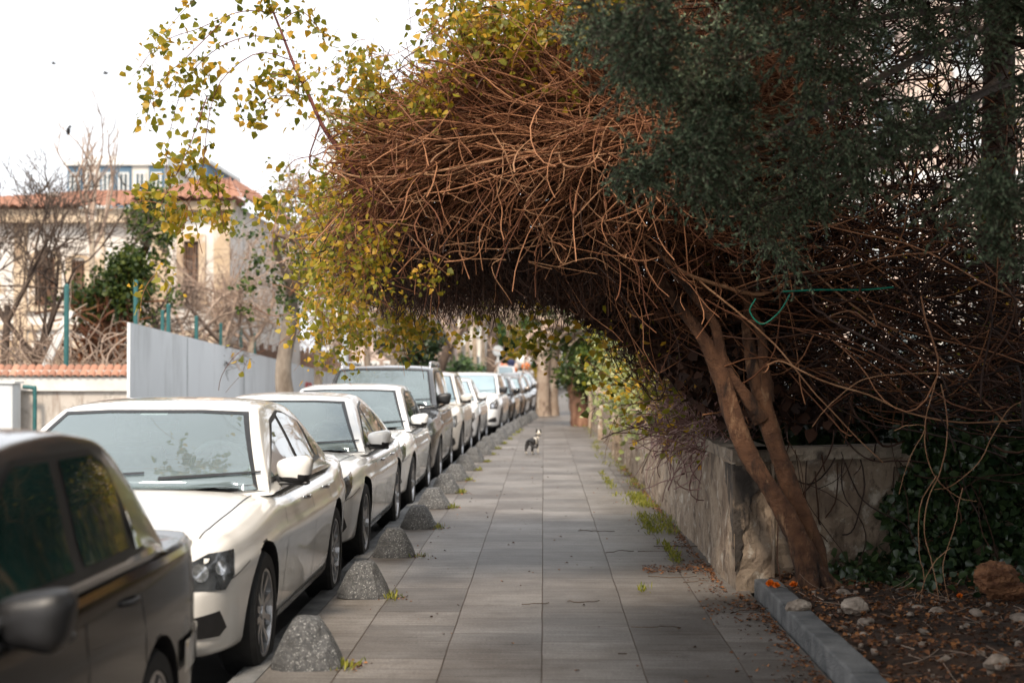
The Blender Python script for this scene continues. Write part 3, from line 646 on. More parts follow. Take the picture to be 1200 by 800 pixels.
    if kind == 'sedan': surround = [(cowl+.12, zb_), (wtop+.10, zt_-.05), (wtop+.45, zt_), (rtop-.30, zt_-.012), (rtop+.12, zt_-.09), (tail-.32, zb_+.10), (tail-.42, zb_+.03)]
    elif kind == 'coupe': surround = [(cowl+.16, zb_), (wtop+.12, zt_-.05), (wtop+.5, zt_), (rtop-.20, zt_-.03), (rtop+.25, zt_-.13), (tail-.48, zb_+.07), (tail-.62, zb_+.04)]
    elif kind == 'hatch': surround = [(cowl+.14, zb_), (wtop+.10, zt_-.04), (wtop+.45, zt_), (rtop-.2, zt_-.03), (rtop-.02, zt_-.16), (rtop-.30, zb_+.10)]
    elif kind == 'old': surround = [(cowl+.12, zb_), (wtop+.06, zt_-.03), (wtop+.14, zt_), (rtop-.12, zt_-.005), (rtop+.0, zt_-.05), (tail-.34, zb_)]
    else: surround = [(cowl+.14, zb_), (wtop+.06, zt_-.04), (wtop+.3, zt_), (rtop-.05, zt_-.01), (rtop+.04, zt_-.08), (rtop+.12, zb_+.02)]
    su = decal('window_surround', bvc, surround, (2, 0, 0), Y_, Z, (-1, 0, 0), M['black'], t, .003, .07, mirror=True)
    def clip(poly, y0, y1):
        def cut(pl, c, s):
            o_ = []
            for i in range(len(pl)):
                a, b = pl[i-1], pl[i]; ia, ib = s*(a[0]-c) >= 0, s*(b[0]-c) >= 0
                if ia != ib:
                    f = (c-a[0])/(b[0]-a[0]); o_.append((c, a[1]+f*(b[1]-a[1])))
                if ib: o_.append(b)
            return o_
        return cut(cut(poly, y0, 1), y1, -1)
    def inset(pl, d):
        cx, cy = sum(p[0] for p in pl)/len(pl), sum(p[1] for p in pl)/len(pl); ext = max(abs(p[0]-cx) for p in pl); exy = max(abs(p[1]-cy) for p in pl)
        return [(cx+(p[0]-cx)*(1-d/ext), cy+(p[1]-cy)*(1-d/exy)) for p in pl]
    bp_ = {'sedan': 2.42, 'coupe': 2.45, 'hatch': 2.15, 'van': 1.95, 'suv': 2.2, 'old': 2.42}[kind]*L/{'sedan': 4.4, 'coupe': 4.6, 'hatch': 3.95, 'van': 4.2, 'suv': 4.1, 'old': 4.25}[kind]
    cp_ = {'sedan': tail-.62, 'coupe': tail-.9, 'hatch': L-.95, 'van': L-1.35, 'suv': L-.95, 'old': tail-.52}[kind]
    for a, b in ((cowl-.2, bp_), (bp_+.06, cp_), (cp_+.04, L)):
        pl = clip(surround, a, b)
        if len(pl) > 2 and max(p[0] for p in pl)-min(p[0] for p in pl) > .12:
            pn = decal('side_window', bvc, inset(pl, .028), (2, 0, 0), Y_, Z, (-1, 0, 0), gs, t, .0065, .07, mirror=True)
    if kind == 'old':   # chrome waist strip and bright window edge
        decal('chrome_strip', bvb, [(cowl-.1, belt-.065), (L-.2, belt-.055), (L-.2, belt-.035), (cowl-.1, belt-.045)], (2, 0, 0), Y_, Z, (-1, 0, 0), M['chrome'], t, .008, .08, mirror=True)
        decal('window_trim', bvc, [(cowl+.3, zb_-.022), (tail-.22, zb_-.022), (tail-.24, zb_-.003), (cowl+.3, zb_-.003)], (2, 0, 0), Y_, Z, (-1, 0, 0), M['chrome'], t, .009, .08, mirror=True)
        decal('side_moulding', bvb, [(yf+ra+.02, .44), (yr-ra-.02, .44), (yr-ra-.02, .51), (yf+ra+.02, .51)], (2, 0, 0), Y_, Z, (-1, 0, 0), M['black'], t, .012, .08, mirror=True)
        decal('side_moulding', bvb, [(yr+ra+.02, .42), (L-.06, .42), (L-.06, .54), (yr+ra+.02, .54)], (2, 0, 0), Y_, Z, (-1, 0, 0), M['chrome'], t, .015, .08, mirror=True)
    # sill and door seams
    decal('sill_trim', bvb, [(yf+ra+.03, .235), (yr-ra-.03, .245), (yr-ra-.03, .285), (yf+ra+.03, .275)], (2, 0, 0), Y_, Z, (-1, 0, 0), col, t, .012, .08, mirror=True)
    if detail > 0:
        sm = []
        for y0, y1 in ((yf+ra+.10, cowl+.18), (bp_, bp_+.03), (cp_+.10, cp_+.02)):
            decal('door_seam', bvb, [(y0, .31), (y0+.008, .31), (y1+.008, belt-.03), (y1, belt-.03)], (2, 0, 0), Y_, Z, (-1, 0, 0), M['black'], body, .0015, .08, mirror=True)
    for hy in (bp_-.20, cp_-.12):
        hzz = belt-.115
        for s in (1, -1):
            h = bvb.ray_cast(Vector((s*2, hy, hzz)), Vector((-s, 0, 0)))
            bm = bmesh.new(); n = 8; rows = []
            for u in np.linspace(-1, 1, 9):
                d = .030*(1-abs(u)**3)+.003; rows.append([bm.verts.new((h[0].x+s*(d+.008*math.cos(a)-.006), hy+u*.085, hzz+.013*math.sin(a)*(1-.3*u*u))) for a in np.linspace(0, 2*math.pi, n, endpoint=False)])
            for A_, B_ in zip(rows[:-1], rows[1:]):
                for k in range(n): bm.faces.new((A_[k], A_[(k+1) % n], B_[(k+1) % n], B_[k]))
            bm.faces.new(rows[0]); bm.faces.new(rows[-1]); bmobj('door_handle', bm, M['chrome'] if handle == 'chrome' else (M['black'] if handle == 'black' else col), t, smooth=True)
    # headlights
    hz0 = front-.085; hz1 = front+.075
    HLp = {'sedan': [(-.16, .0), (.10, -.015), (.17, .05), (.19, .165), (.02, .16), (-.15, .10)],
           'coupe': [(-.14, .0), (.06, .0), (.20, .10), (.26, .22), (.06, .17), (-.12, .10)],
           'hatch': [(-.15, .0), (.06, -.02), (.20, .08), (.28, .22), (.05, .17), (-.12, .10)],
           'van': [(-.13, .0), (.12, .0), (.20, .10), (.20, .24), (.02, .20), (-.12, .12)],
           'suv': [(-.15, .0), (.10, -.01), (.17, .06), (.18, .19), (.0, .17), (-.14, .12)],
           'old': [(-.22, .0), (.16, .0), (.16, .14), (-.22, .14)]}[kind]
    dd = Vector((-.62, .78, 0)); uu = Vector((.78, .62, 0))
    org = Vector((hw*.80, .12, hz0-.02))
    for s_off, mm_, nm in ((.004, M['lampdark'], 'headlight'),):
        hl = decal(nm, bvb, HLp, org, uu, Z, dd, mm_, t, s_off, .035, mirror=True)
    if hl:
        for o_, s in zip(hl, (1, -1)):
            for du, dz, rad, mm_ in ((-.04, .075, .042, M['lamp']), (.075, .09, .036, M['amber'] if amber else M['lamp'])):
                poly = [(du+rad*math.cos(a), dz+rad*math.sin(a)) for a in np.linspace(0, 2*math.pi, 12, endpoint=False)]
                q = decal('reflector', bvb, poly, org, uu, Z, dd, mm_, None, .008, .03)
                if q:
                    if s < 0:
                        for v in q.data.vertices: v.co.x *= -1
                    q.parent = o_
    # grille and lower intakes
    gw = hw*.42
    decal('grille', bvb, [(-gw, front-.17), (gw, front-.17), (gw*1.1, front-.02), (gw*1.06, front+.02), (-gw*1.06, front+.02), (-gw*1.1, front-.02)], (0, -1, 0), X, Z, Y_, M['black'], t, .005, .05)
    decal('lower_intake', bvb, [(-hw*.5, .31), (hw*.5, .31), (hw*.46, .40), (-hw*.46, .40)], (0, -1, 0), X, Z, Y_, M['black'], t, .005, .05)
    fog = decal('fog_lamp_recess', bvb, [(-.13, .0), (.10, -.005), (.15, .03), (.09, .12), (-.06, .10), (-.15, .05)], Vector((hw*.78, .1, .325)), uu, Z, dd, M['black'], t, .005, .035, mirror=True)
    decal('bumper_seam', bvb, [(.10, front-.11), (yf-ra*.96, front-.02), (yf-ra*.96, front-.014), (.10, front-.104)], (2, 0, 0), Y_, Z, (-1, 0, 0), M['black'], body, .0015, .05, mirror=True)
    # plate (blank)
    # bonnet edge seam seen as a fine line
    decal('bonnet_seam', bvb, [(hw*.74, .22), (hw*.75, .22), (hw*.81, cowl-.05), (hw*.80, cowl-.05)], (0, 0, 3), X, Y_, (0, 0, -1), M['black'], body, .0015, .06, mirror=True)
    # mirrors
    for s in (1, -1):
        mb = empty('wing_mirror'); mb.parent = t
        mx_, my_, mz_ = s*(wbse+.085), cowl+(.33 if kind != 'old' else .50), belt+(.085 if kind != 'old' else -.0)
        bm = bmesh.new(); bmesh.ops.create_uvsphere(bm, u_segments=20, v_segments=14, radius=1)
        for v in bm.verts:
            c = v.co; p_ = 3.8; nrm = (abs(c.x)**p_+abs(c.y)**p_+abs(c.z)**p_)**(-1/p_)
            x_, y_, z_ = c.x*nrm, c.y*nrm, c.z*nrm; z_ *= (1+.22*s*x_); x_ *= (1+.15*z_)
            if y_ > .3: y_ = .3+(y_-.3)*.15
            v.co = (x_*.098, y_*.085, z_*.078)
            v.co += Vector((mx_, my_, mz_))
        shell = bmobj('mirror_shell', bm, [M['black'] if kind in ('van', 'old') else col, M['black']], mb, smooth=True)
        for f in shell.data.polygons:
            if f.center.z < mz_-.030 or (f.center.y > my_+.012): f.material_index = 1
        bm = bmesh.new(); a, b = s*(wbse-.03), s*(wbse+.07)
        for w__, nm in ((0, 0),):
            v = [bm.verts.new(q) for q in ((a, my_-.05, mz_-.10), (a, my_+.05, mz_-.10), (a, my_+.04, mz_-.05), (a, my_-.05, mz_-.05), (b, my_-.03, mz_-.055), (b, my_+.02, mz_-.055), (b, my_+.02, mz_-.02), (b, my_-.03, mz_-.02))]
            for f in ((0, 1, 2, 3), (4, 5, 6, 7), (0, 1, 5, 4), (1, 2, 6, 5), (2, 3, 7, 6), (3, 0, 4, 7)): bm.faces.new([v[i] for i in f])
        bmobj('mirror_arm', bm, M['black'], mb)
        if kind not in ('van', 'old'):
            bm = bmesh.new(); box(bm, mx_-.085, mx_+.085, my_-.062, my_+.03, mz_-.083, mz_-.062); bmobj('mirror_base', bm, M['black'], mb, bevel=.008)
    for yy in (yf, yr):
        for s in (1, -1): wheel(t, s*(hw-.115), yy, r, .20, s, style)
    if roofrails:
        for s in (1, -1):
            pts = np.array([(s*rw*.93, wtop+.10, H-.07), (s*rw*.93, wtop+.16, H+.0), (s*rw*.93, wtop+.35, H+.035), (s*rw*.93, rtop-.4, H+.03), (s*rw*.93, rtop-.2, H+.0), (s*rw*.93, rtop-.12, H-.07)])
            V, Q = tubes_arr(resample(pts, 30)[None], np.full((1, 30), .018), 8); npmesh('roof_rail', V, Q, M['chrome'], t, True)
    # dark floor and wiper line
    for s in (-.45, .25):
        a0 = Vector((s*hw, cowl-.18, 0)); poly = [(s*hw-.02, belt+.045), (s*hw+.52, belt+.075), (s*hw+.52, belt+.085), (s*hw-.02, belt+.060)]
        decal('wiper', bvc, poly, (0, -1, 0), X, Z, Y_, M['black'], t, .014, .08)
    return t

PW = paint('warmwhite', (.80, .78, .74), .22, dirt=(.75, .72, .67)); PC = paint('coolwhite', (.80, .80, .79), .25); PD = paint('dullwhite', (.72, .68, .62), .3, dirt=(.60, .53, .45))
PB = paint('darkgrey', (.010, .011, .012), .22); PB.node_tree.nodes['Principled BSDF'].inputs['Coat Weight'].default_value = .4; PG = paint('gunmetal', (.06, .062, .066), .2, metal=.3); PK = paint('blackpaint', (.015, .015, .017), .2); PS = paint('silver', (.45, .47, .49), .3, metal=.6)
PBR = paint('bronze', (.13, .10, .08), .25, metal=.4)
CG = 'cars parked along the kerb'
car('old dark sedan cut off by the left edge with chrome waist strip and black mirror', CG, 2.10, -1.40, L=4.22, W=1.72, H=1.42, kind='old', col=PB, style='steel', r=.29, boxy=1, foh=.78, wb=2.5, front=.62, hood=.84, handle='black', cabmat=paint('sheengrey', (.10, .105, .11), .28, metal=.5), sideglass=mat('tealglass', (.008, .030, .026), (.018, .055, .048), 2, .03, coat=1, spec=.9))  # cabin paint lightened to stand for sky reflected on the dark roof
car('cream-white four-door sedan with dark headlights behind the old dark sedan', CG, 6.90, -1.44, L=4.32, W=1.80, H=1.42, kind='sedan', col=PW, style='ten', r=.325, foh=.82, wb=2.6, handle='chrome', interior=True)
car('low white coupe-like saloon with black line under its mirror, second white car', CG, 11.40, -1.46, L=4.40, W=1.80, H=1.38, kind='coupe', col=PC, style='five', r=.33, foh=.86, wb=2.62, handle='chrome', interior=True)
car('small rounded white hatchback with orange indicators in its headlights', CG, 16.0, -1.47, L=3.85, W=1.76, H=1.42, kind='hatch', col=PC, style='seven', r=.31, amber=True, foh=.8, interior=True)
car('tall dark grey people carrier with silver roof rails and black mirror', CG, 20.05, -1.44, L=4.1, W=1.80, H=1.66, kind='van', col=PG, style='steel', r=.32, roofrails=True, foh=.8, hood=1.0, front=.74, interior=True)
car('white crossover with dirty beige flank behind the tall grey people carrier', CG, 24.5, -1.38, L=4.2, W=1.80, H=1.56, kind='suv', col=PD, style='seven', r=.34, foh=.8, heading=-.01, hood=.95, front=.74, detail=1)
car('white saloon with tall dark lower grille beyond the white crossover', CG, 29.4, -1.32, L=4.3, W=1.76, H=1.42, kind='sedan', col=PC, style='ten', heading=-.02, detail=1)
car('white minivan half hidden by the grey utility cabinet', CG, 35.2, -1.04, L=4.2, W=1.74, H=1.52, kind='van', col=PC, style='steel', heading=-.04, hood=.95, front=.74, detail=1)
car('black hatchback with pale headlights after the white minivan', CG, 40.3, -.84, L=3.9, W=1.68, H=1.40, kind='hatch', col=PK, style='seven', heading=-.05, detail=1)
car('bronze-brown small car between two black cars in the far row', CG, 44.9, -.60, L=3.9, W=1.68, H=1.38, kind='hatch', col=PBR, style='seven', heading=-.05, detail=1)
car('black saloon last before the thick plane tree trunk', CG, 49.5, -.42, L=4.2, W=1.72, H=1.40, kind='sedan', col=PK, style='ten', heading=-.04, detail=1)
car('pale silver car half hidden behind the plane tree trunk', CG, 57.0, -.35, L=4.2, W=1.72, H=1.46, kind='suv', col=PS, style='ten', heading=-.04, detail=1)
car('plain white delivery van standing far down the road', 'vehicles far down the road', 66.0, -1.2, L=4.9, W=1.95, H=1.75, kind='van', col=PC, style='steel', r=.34, heading=-.03, hood=1.1, front=.8, detail=1)

# ================================================================== THE OVERHANGING VINE-COVERED TREE
tree = empty('overhanging_tree', (1.78, 9.75, .09)); tag(tree, 'leaning tree smothered in bare brown vines that arch over the pavement', 'tree')
tr = []
def stem(pxs, r0, r1, k=30, S=10):
    k, S = k*3, 18
    w_ = resample([P(*q) for q in pxs], k); w_ = w_+np.stack([np.sin(np.linspace(0, 9, k))*.012, np.zeros(k), np.zeros(k)], 1)
    rr = np.linspace(r0, r1, k)*(1+.10*np.sin(np.linspace(0, 17, k))+RNG.normal(0, .015, k)+.22*np.exp(-np.linspace(0, 9, k)**2)); V, Q = tubes_arr(w_[None], rr[None]*.80, S); c_ = np.repeat(w_, S, 0); an = np.tile(np.arange(S)*2*np.pi/S, k); hh = np.repeat(np.arange(k), S)*.12
    f = 1+.10*np.sin(an*3+hh*.9)*np.sin(hh*.7)+.07*np.sin(an*5-hh*1.7)+.05*np.sin(an*2+hh*3.1)+RNG.normal(0, .025, len(V)); tr.append((c_+(V-c_)*f[:, None], Q))
stem([(950, 705, 9.72), (940, 655, 9.75), (917, 600, 9.78), (872, 524, 9.85), (844, 432, 9.95), (820, 390, 10.0), (785, 345, 10.1), (748, 300, 10.2), (700, 270, 10.3)], .105, .03, 40)
stem([(955, 705, 9.80), (944, 636, 9.86), (924, 572, 9.9), (908, 524, 9.95), (896, 476, 10.0), (880, 412, 10.1), (876, 370, 10.2), (900, 300, 10.4), (930, 220, 10.5)], .10, .035, 36)
stem([(890, 492, 9.95), (868, 460, 9.9), (848, 425, 9.95), (838, 380, 9.95), (800, 330, 9.9), (770, 290, 9.8)], .055, .03)
stem([(897, 470, 10.), (893, 430, 10.0), (892, 390, 10.1), (870, 340, 10.2), (860, 280, 10.3)], .05, .025)
for a in range(7):
    th = a*.9; tr.append(tubes_arr(resample([(1.78, 9.76, .22), (1.78+.13*math.cos(th), 9.76+.13*math.sin(th), .10), (1.78+.30*math.cos(th), 9.76+.25*math.sin(th), .03)], 8)[None], np.linspace(.06, .02, 8)[None], 7))
V, Q = join(tr); inv(npmesh('trunk', V, Q, M['bark'], tree, True), tree)

# --- crown: families of vine stems -------------------------------------------------
def inside(poly, x, z):
    c = np.zeros(len(x), bool); n = len(poly)
    for i in range(n):
        x1, y1 = poly[i]; x2, y2 = poly[i-1]
        k = ((y1 > z) != (y2 > z)) & (x < (x2-x1)*(z-y1)/(y2-y1+1e-12)+x1); c ^= k
    return c
def sample_poly(poly, n):
    p = np.array(poly); lo, hi = p.min(0), p.max(0); out = np.zeros((0, 2))
    while len(out) < n:
        q = RNG.uniform(lo, hi, (n*2, 2)); out = np.vstack([out, q[inside(poly, q[:, 0], q[:, 1])]])
    return out[:n]
def strands(start, direc, length, droop, curl, K=10):
    """random walks: start (N,3), direc (N,3), length (N,)"""
    N = len(start); d = unit(direc); pts = [start]; a = RNG.normal(0, curl, (N, 3)); st = (length/(K-1))[:, None]
    for k in range(K-1):
        a = a*.7+RNG.normal(0, curl, (N, 3))*.7; d = unit(d+a+np.array([0, 0, -droop])); pts.append(pts[-1]+d*st)
    return np.stack(pts, 1)
def pxpoly(pts, Y): return [((x-VPX)*Y/F, CH+(HY-y)*Y/F) for x, y in pts]
# silhouette of the mass over the pavement, measured at Y = 10
SIL = pxpoly([(385, 195), (372, 225), (378, 290), (392, 335), (420, 352), (500, 352), (560, 345), (625, 348), (700, 378), (770, 440), (820, 500), (850, 528), (1500, 528), (1500, -260), (700, -160), (560, 55), (500, 95), (440, 140)], 10)
def front(x, z):   # nearest depth of the mass: the underside is set back, the flank bulges towards the camera
    return 9.15+np.clip((2.90-z), 0, 2)*1.25+np.clip(x-.6, 0, 1.2)*.75
dark, mid, light = [], [], []
# A dense interior (no dominant direction), the thatch
q = sample_poly(SIL, 21000); q = q[(q[:, 0] < 2.0) | (RNG.random(len(q)) < .55)]
lowgap = (q[:, 0] > 2.1) & (q[:, 1] > 1.7) & (q[:, 1] < 4.4) & (RNG.random(len(q)) < .95)
q = q[~lowgap]
Yf = front(q[:, 0], q[:, 1]); Yd = Yf+.15+RNG.random(len(q))**1.2*np.where(q[:, 0] > .9, 3.4, 3.2)
S0 = np.stack([q[:, 0], Yd, q[:, 1]], 1); D = RNG.normal(size=(len(q), 3))*np.array([1, .8, .7]); D[:, 2] -= .25
PT = strands(S0, D, RNG.uniform(.35, 1.0, len(q)), .05, .22); 
def keep(PT, lo=.0):
    x = PT[..., 0]; fl = np.where(x < .0, 2.0, np.where(x > 1.3, .95, 2.0-x*.8))+.10*np.sin(x*7)+.05*np.sin(x*19)
    up = np.interp(x, [-1.6, -1.3, -.8, -.3, .4, 1.6, 2], [2.75, 3.05, 3.45, 3.75, 4.3, 5.2, 9])
    return PT[((PT[..., 2] > fl-lo).all(1)) & ((PT[..., 2] < up+.12*RNG.random(len(PT))[:, None]).all(1)) & (x > -1.44).all(1)]
PT = keep(PT)
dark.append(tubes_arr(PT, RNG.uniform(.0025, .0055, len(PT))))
# B combed stems on the near upper face, streaming from upper right down to the left tip
N = 9500; u = RNG.random(N); x0 = -1.25+u*2.9+RNG.normal(0, .12, N); ztop = np.interp(x0, [-1.4, -.8, -.3, .4, 1.6], [2.95, 3.45, 3.72, 4.2, 5.0]); zlow = np.interp(x0, [-1.4, -.6, .2, 1.6], [2.55, 2.75, 2.85, 2.9])
v = RNG.random(N); z0 = zlow+(ztop-zlow)*v
S0 = np.stack([x0+.3, front(x0, z0)+RNG.uniform(-.15, .35, N)+v*.9, z0+.10], 1)
D = np.stack([-1*np.ones(N), RNG.normal(0, .2, N), -.50+RNG.normal(0, .16, N)+.32*(1-v)], 1)
PT = strands(S0, D, RNG.uniform(.5, 1.5, N), -.012, .095, 12)
PT = keep(PT); kx = RNG.random(len(PT))
mid.append(tubes_arr(PT[kx < .97], RNG.uniform(.002, .0052, (kx < .97).sum()))); light.append(tubes_arr(PT[kx >= .97], RNG.uniform(.004, .0065, (kx >= .97).sum())))
# C curly stems all over the near face
N = 2600; q = sample_poly(pxpoly([(405, 200), (430, 262), (600, 262), (760, 330), (900, 480), (1040, 520), (1020, 260), (980, 60), (760, 40), (600, 90)], 10), N)
S0 = np.stack([q[:, 0], front(q[:, 0], q[:, 1])+RNG.uniform(-.12, .3, N), q[:, 1]], 1)
D = RNG.normal(size=(N, 3))*np.array([1, .4, .8]); PT = strands(S0, D, RNG.uniform(.4, 1.2, N), .03, .26, 12)
PT = keep(PT)
mid.append(tubes_arr(PT, RNG.uniform(.002, .0045, len(PT))))
# D fringe hanging from the underside
N = 3600; x0 = RNG.uniform(-1.45, .5, N); y0 = RNG.uniform(9.6, 13, N); S0 = np.stack([x0, y0, np.interp(x0, [-1.45, -1.2, 0, .5], [2.3, 2.12, 2.12, 2.05])+RNG.uniform(0, .25, N)], 1)
D = RNG.normal(0, .45, (N, 3)); D[:, 2] = -1; PT = strands(S0, D, RNG.uniform(.10, .34, N), .02, .2, 6)
dark.append(tubes_arr(PT, RNG.uniform(.002, .004, N)))
# E long arching stems on the right, sweeping from the trunk towards the right edge
N = 800; x0 = RNG.uniform(.9, 3.4, N); z0 = RNG.uniform(1.2, 2.6, N)+np.clip(1.8-x0, 0, 1)*RNG.random(N)*1.3; S0 = np.stack([x0, 10.0+RNG.uniform(-.3, 1.6, N), z0], 1)
D = np.stack([np.ones(N), RNG.normal(0, .3, N), RNG.normal(-.15, .4, N)], 1); PT = strands(S0, D, RNG.uniform(.8, 2.4, N), .012, .13, 16)
PT = PT[(PT[..., 2] > .95).all(1)]; h_ = len(PT)*2//3
dark.append(tubes_arr(PT[:h_], RNG.uniform(.004, .008, h_))); mid.append(tubes_arr(PT[h_:], RNG.uniform(.004, .007, len(PT)-h_)))
# F sparse network against the light in the upper right
N = 900; q = sample_poly(pxpoly([(900, 100), (980, 520), (1250, 520), (1250, -40), (900, -40)], 10), N)
S0 = np.stack([q[:, 0], RNG.uniform(10.2, 12.6, N), q[:, 1]], 1); PT = strands(S0, RNG.normal(size=(N, 3)), RNG.uniform(.5, 1.7, N), .01, .30, 14)
PT = PT[(PT[..., 2] > .97).all(1)]
dark.append(tubes_arr(PT, RNG.uniform(.003, .010, len(PT))))
# dark leaves added inside the thatch to block light through its gaps
q = sample_poly(pxpoly([(410, 215), (420, 320), (560, 330), (640, 335), (740, 400), (850, 500), (985, 500), (960, 330), (900, 160), (800, 60), (650, 60), (560, 110)], 10.9), 9000)
dl = np.stack([q[:, 0], 10.6+RNG.random(len(q))*1.3, q[:, 1]], 1); V, Q = leaves(dl, RNG.uniform(.05, .12, len(dl)), .5); tag(inv(npmesh('filler_leaves', V, Q, M['vinedark'], tree), tree), kind='stuff')
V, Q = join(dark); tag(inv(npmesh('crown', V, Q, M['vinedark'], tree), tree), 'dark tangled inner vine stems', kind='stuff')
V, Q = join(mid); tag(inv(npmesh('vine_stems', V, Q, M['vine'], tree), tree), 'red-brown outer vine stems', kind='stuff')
# G named heavy stems seen in front
lt = light
def vp(pts, r0, r1, k=26, jit=.006): lt.append(vinepath(pts, r0*.72, r1*.72, k, 6, jit))
vp([(385, 195, 9.1), (420, 205, 9.0), (480, 203, 8.95), (560, 190, 8.95), (620, 175, 9.0), (662, 168, 9.1), (690, 150, 9.3)], .007, .017)
vp([(655, 170, 9.0), (658, 190, 8.9), (680, 196, 8.85), (700, 185, 8.9), (712, 150, 9.0), (735, 125, 9.2)], .010, .006)
vp([(700, 185, 8.9), (720, 195, 8.9), (730, 170, 8.95), (735, 150, 9)], .006, .003)
vp([(663, 192, 8.9), (660, 210, 8.9), (653, 222, 8.9)], .006, .003); vp([(690, 192, 8.9), (705, 205, 8.9), (712, 218, 8.9)], .006, .003)
vp([(575, 150, 9), (592, 178, 8.9), (600, 200, 8.9), (608, 225, 8.9)], .007, .003); vp([(590, 168, 9), (588, 200, 8.9), (580, 232, 8.9)], .006, .003)
vp([(598, 170, 9), (622, 195, 8.9), (645, 222, 8.95), (620, 255, 9.1)], .006, .003); vp([(690, 60, 9.4), (680, 120, 9.1), (686, 160, 9), (684, 165, 9)], .008, .005)
vp([(520, 280, 9.3), (570, 292, 9.3), (640, 285, 9.3), (690, 255, 9.3), (705, 225, 9.2), (700, 200, 9.1)], .004, .007)
vp([(705, 250, 9.3), (712, 270, 9.3), (725, 290, 9.3)], .006, .003); vp([(700, 262, 9.3), (696, 285, 9.3), (692, 303, 9.3)], .005, .002)
vp([(716, 225, 9.5), (735, 255, 9.6), (760, 285, 9.7), (800, 318, 9.8), (845, 335, 9.9), (890, 345, 10), (925, 330, 10)], .012, .022)
vp([(430, 175, 9.2), (400, 190, 9.1), (385, 200, 9.1)], .006, .008)
vp([(898, 428, 9.7), (915, 423, 9.7), (940, 435, 9.65), (975, 450, 9.6), (1020, 462, 9.6), (1060, 480, 9.6), (1120, 492, 9.6), (1200, 488, 9.6)], .010, .007)
vp([(950, 500, 9.3), (975, 470, 9.2), (1010, 445, 9.2), (1060, 438, 9.2), (1110, 440, 9.2)], .004, .006)
vp([(1096, 440, 9.3), (1085, 480, 9.2), (1082, 520, 9.2), (1094, 558, 9.2), (1120, 580, 9.2), (1140, 585, 9.2)], .006, .003)
vp([(1100, 450, 9.3), (1108, 500, 9.25), (1100, 550, 9.2), (1085, 580, 9.2), (1078, 620, 9.2), (1086, 660, 9.2), (1093, 700, 9.2)], .006, .004)
vp([(1094, 556, 9.2), (1076, 590, 9.15), (1074, 640, 9.15), (1080, 680, 9.15), (1068, 702, 9.15)], .005, .003)
vp([(1200, 468, 9.2), (1178, 480, 9.2), (1160, 510, 9.2), (1140, 545, 9.2), (1108, 570, 9.2), (1090, 572, 9.2)], .005, .004)
vp([(1045, 504, 9.3), (1060, 500, 9.2), (1080, 503, 9.2), (1062, 540, 9.2), (1050, 580, 9.2)], .004, .003)
vp([(1110, 640, 9.1), (1092, 655, 9.1), (1078, 680, 9.1), (1072, 704, 9.1)], .004, .003); vp([(1124, 570, 9.2), (1112, 620, 9.1), (1100, 660, 9.1), (1105, 700, 9.1)], .004, .003)
vp([(760, 60, 9.5), (840, 150, 9.7), (900, 260, 9.9), (1000, 360, 10), (1100, 420, 10), (1180, 500, 10)], .014, .008); vp([(820, 330, 9.7), (900, 400, 9.7), (960, 470, 9.7), (1030, 540, 9.8)], .010, .005)
vp([(405, 345, 9.6), (420, 362, 9.5), (442, 362, 9.5), (447, 345, 9.5)], .006, .003)
for k in range(46):
    x, y = RNG.uniform(420, 760), RNG.uniform(150, 330); a = RNG.uniform(0, 6.28); L_ = RNG.uniform(30, 90)
    Yk = 8.95+max(0, (y-200)/300); c = RNG.normal(0, 18, 2)
    vp([(x, y, Yk), (x+math.cos(a)*L_*.5+c[0], y+math.sin(a)*L_*.35+c[1], Yk-.05), (x+math.cos(a)*L_, y+math.sin(a)*L_*.7, Yk)], .0055, .0025, 12)
V, Q = join(light); tag(inv(npmesh('vine_stems', V, Q, M['vinelight'], tree, True), tree), 'pale tan vine stems looping in front')
# H upright sprig at the left tip with hanging leafy twigs
sp = []
def sg(pts, r0, r1, k=20): sp.append(vinepath(pts, r0, r1, k, 5, .003))
sg([(462, 250, 9.3), (425, 215, 9.2), (402, 180, 9.1), (380, 150, 9.1), (362, 110, 9.1), (345, 75, 9.1), (332, 40, 9.1), (318, 5, 9.1)], .019, .007, 34)
sg([(352, 95, 9.1), (362, 88, 9.0), (374, 76, 9.0)], .005, .002); sg([(392, 168, 9.1), (370, 180, 9.1), (345, 185, 9.1), (330, 198, 9.1)], .005, .002)
sg([(375, 140, 9.1), (363, 190, 9.1), (390, 205, 9.1)], .006, .004)
tw = [[(322, 12, 9.1), (280, 10, 9), (230, 30, 9), (185, 48, 9), (150, 90, 9)], [(335, 45, 9.1), (290, 40, 9), (250, 55, 9), (215, 90, 9), (195, 150, 9), (190, 200, 9)],
      [(345, 70, 9.1), (300, 60, 9), (255, 95, 9), (240, 150, 9), (235, 200, 9), (215, 250, 9), (212, 285, 9)], [(350, 90, 9.1), (310, 85, 9), (290, 110, 9), (275, 140, 9)],
      [(365, 115, 9.1), (320, 110, 9), (300, 130, 9), (298, 150, 9)], [(330, 20, 9.1), (350, 10, 9), (370, 30, 9), (380, 45, 9)], [(260, 20, 9), (220, 60, 8.9), (180, 100, 8.9), (165, 150, 8.9)],
      [(240, 110, 9), (215, 180, 8.9), (190, 230, 8.9), (175, 260, 8.9)], [(400, 180, 9.1), (420, 120, 9.3), (440, 95, 9.4)], [(318, 8, 9.1), (300, -10, 9), (260, -20, 9), (220, 0, 9), (170, 60, 9)],
      [(250, 200, 9), (255, 240, 9), (262, 275, 9), (272, 425, 8.8)][:3]]
for q_ in tw: sg(q_, .004, .0015, 22)
V, Q = join(sp); tag(inv(npmesh('branch', V, Q, mat('sprigbark', (.09, .02, .018), (.19, .06, .045), 12, .7), tree, True), tree), 'upright reddish twig with drooping side twigs')
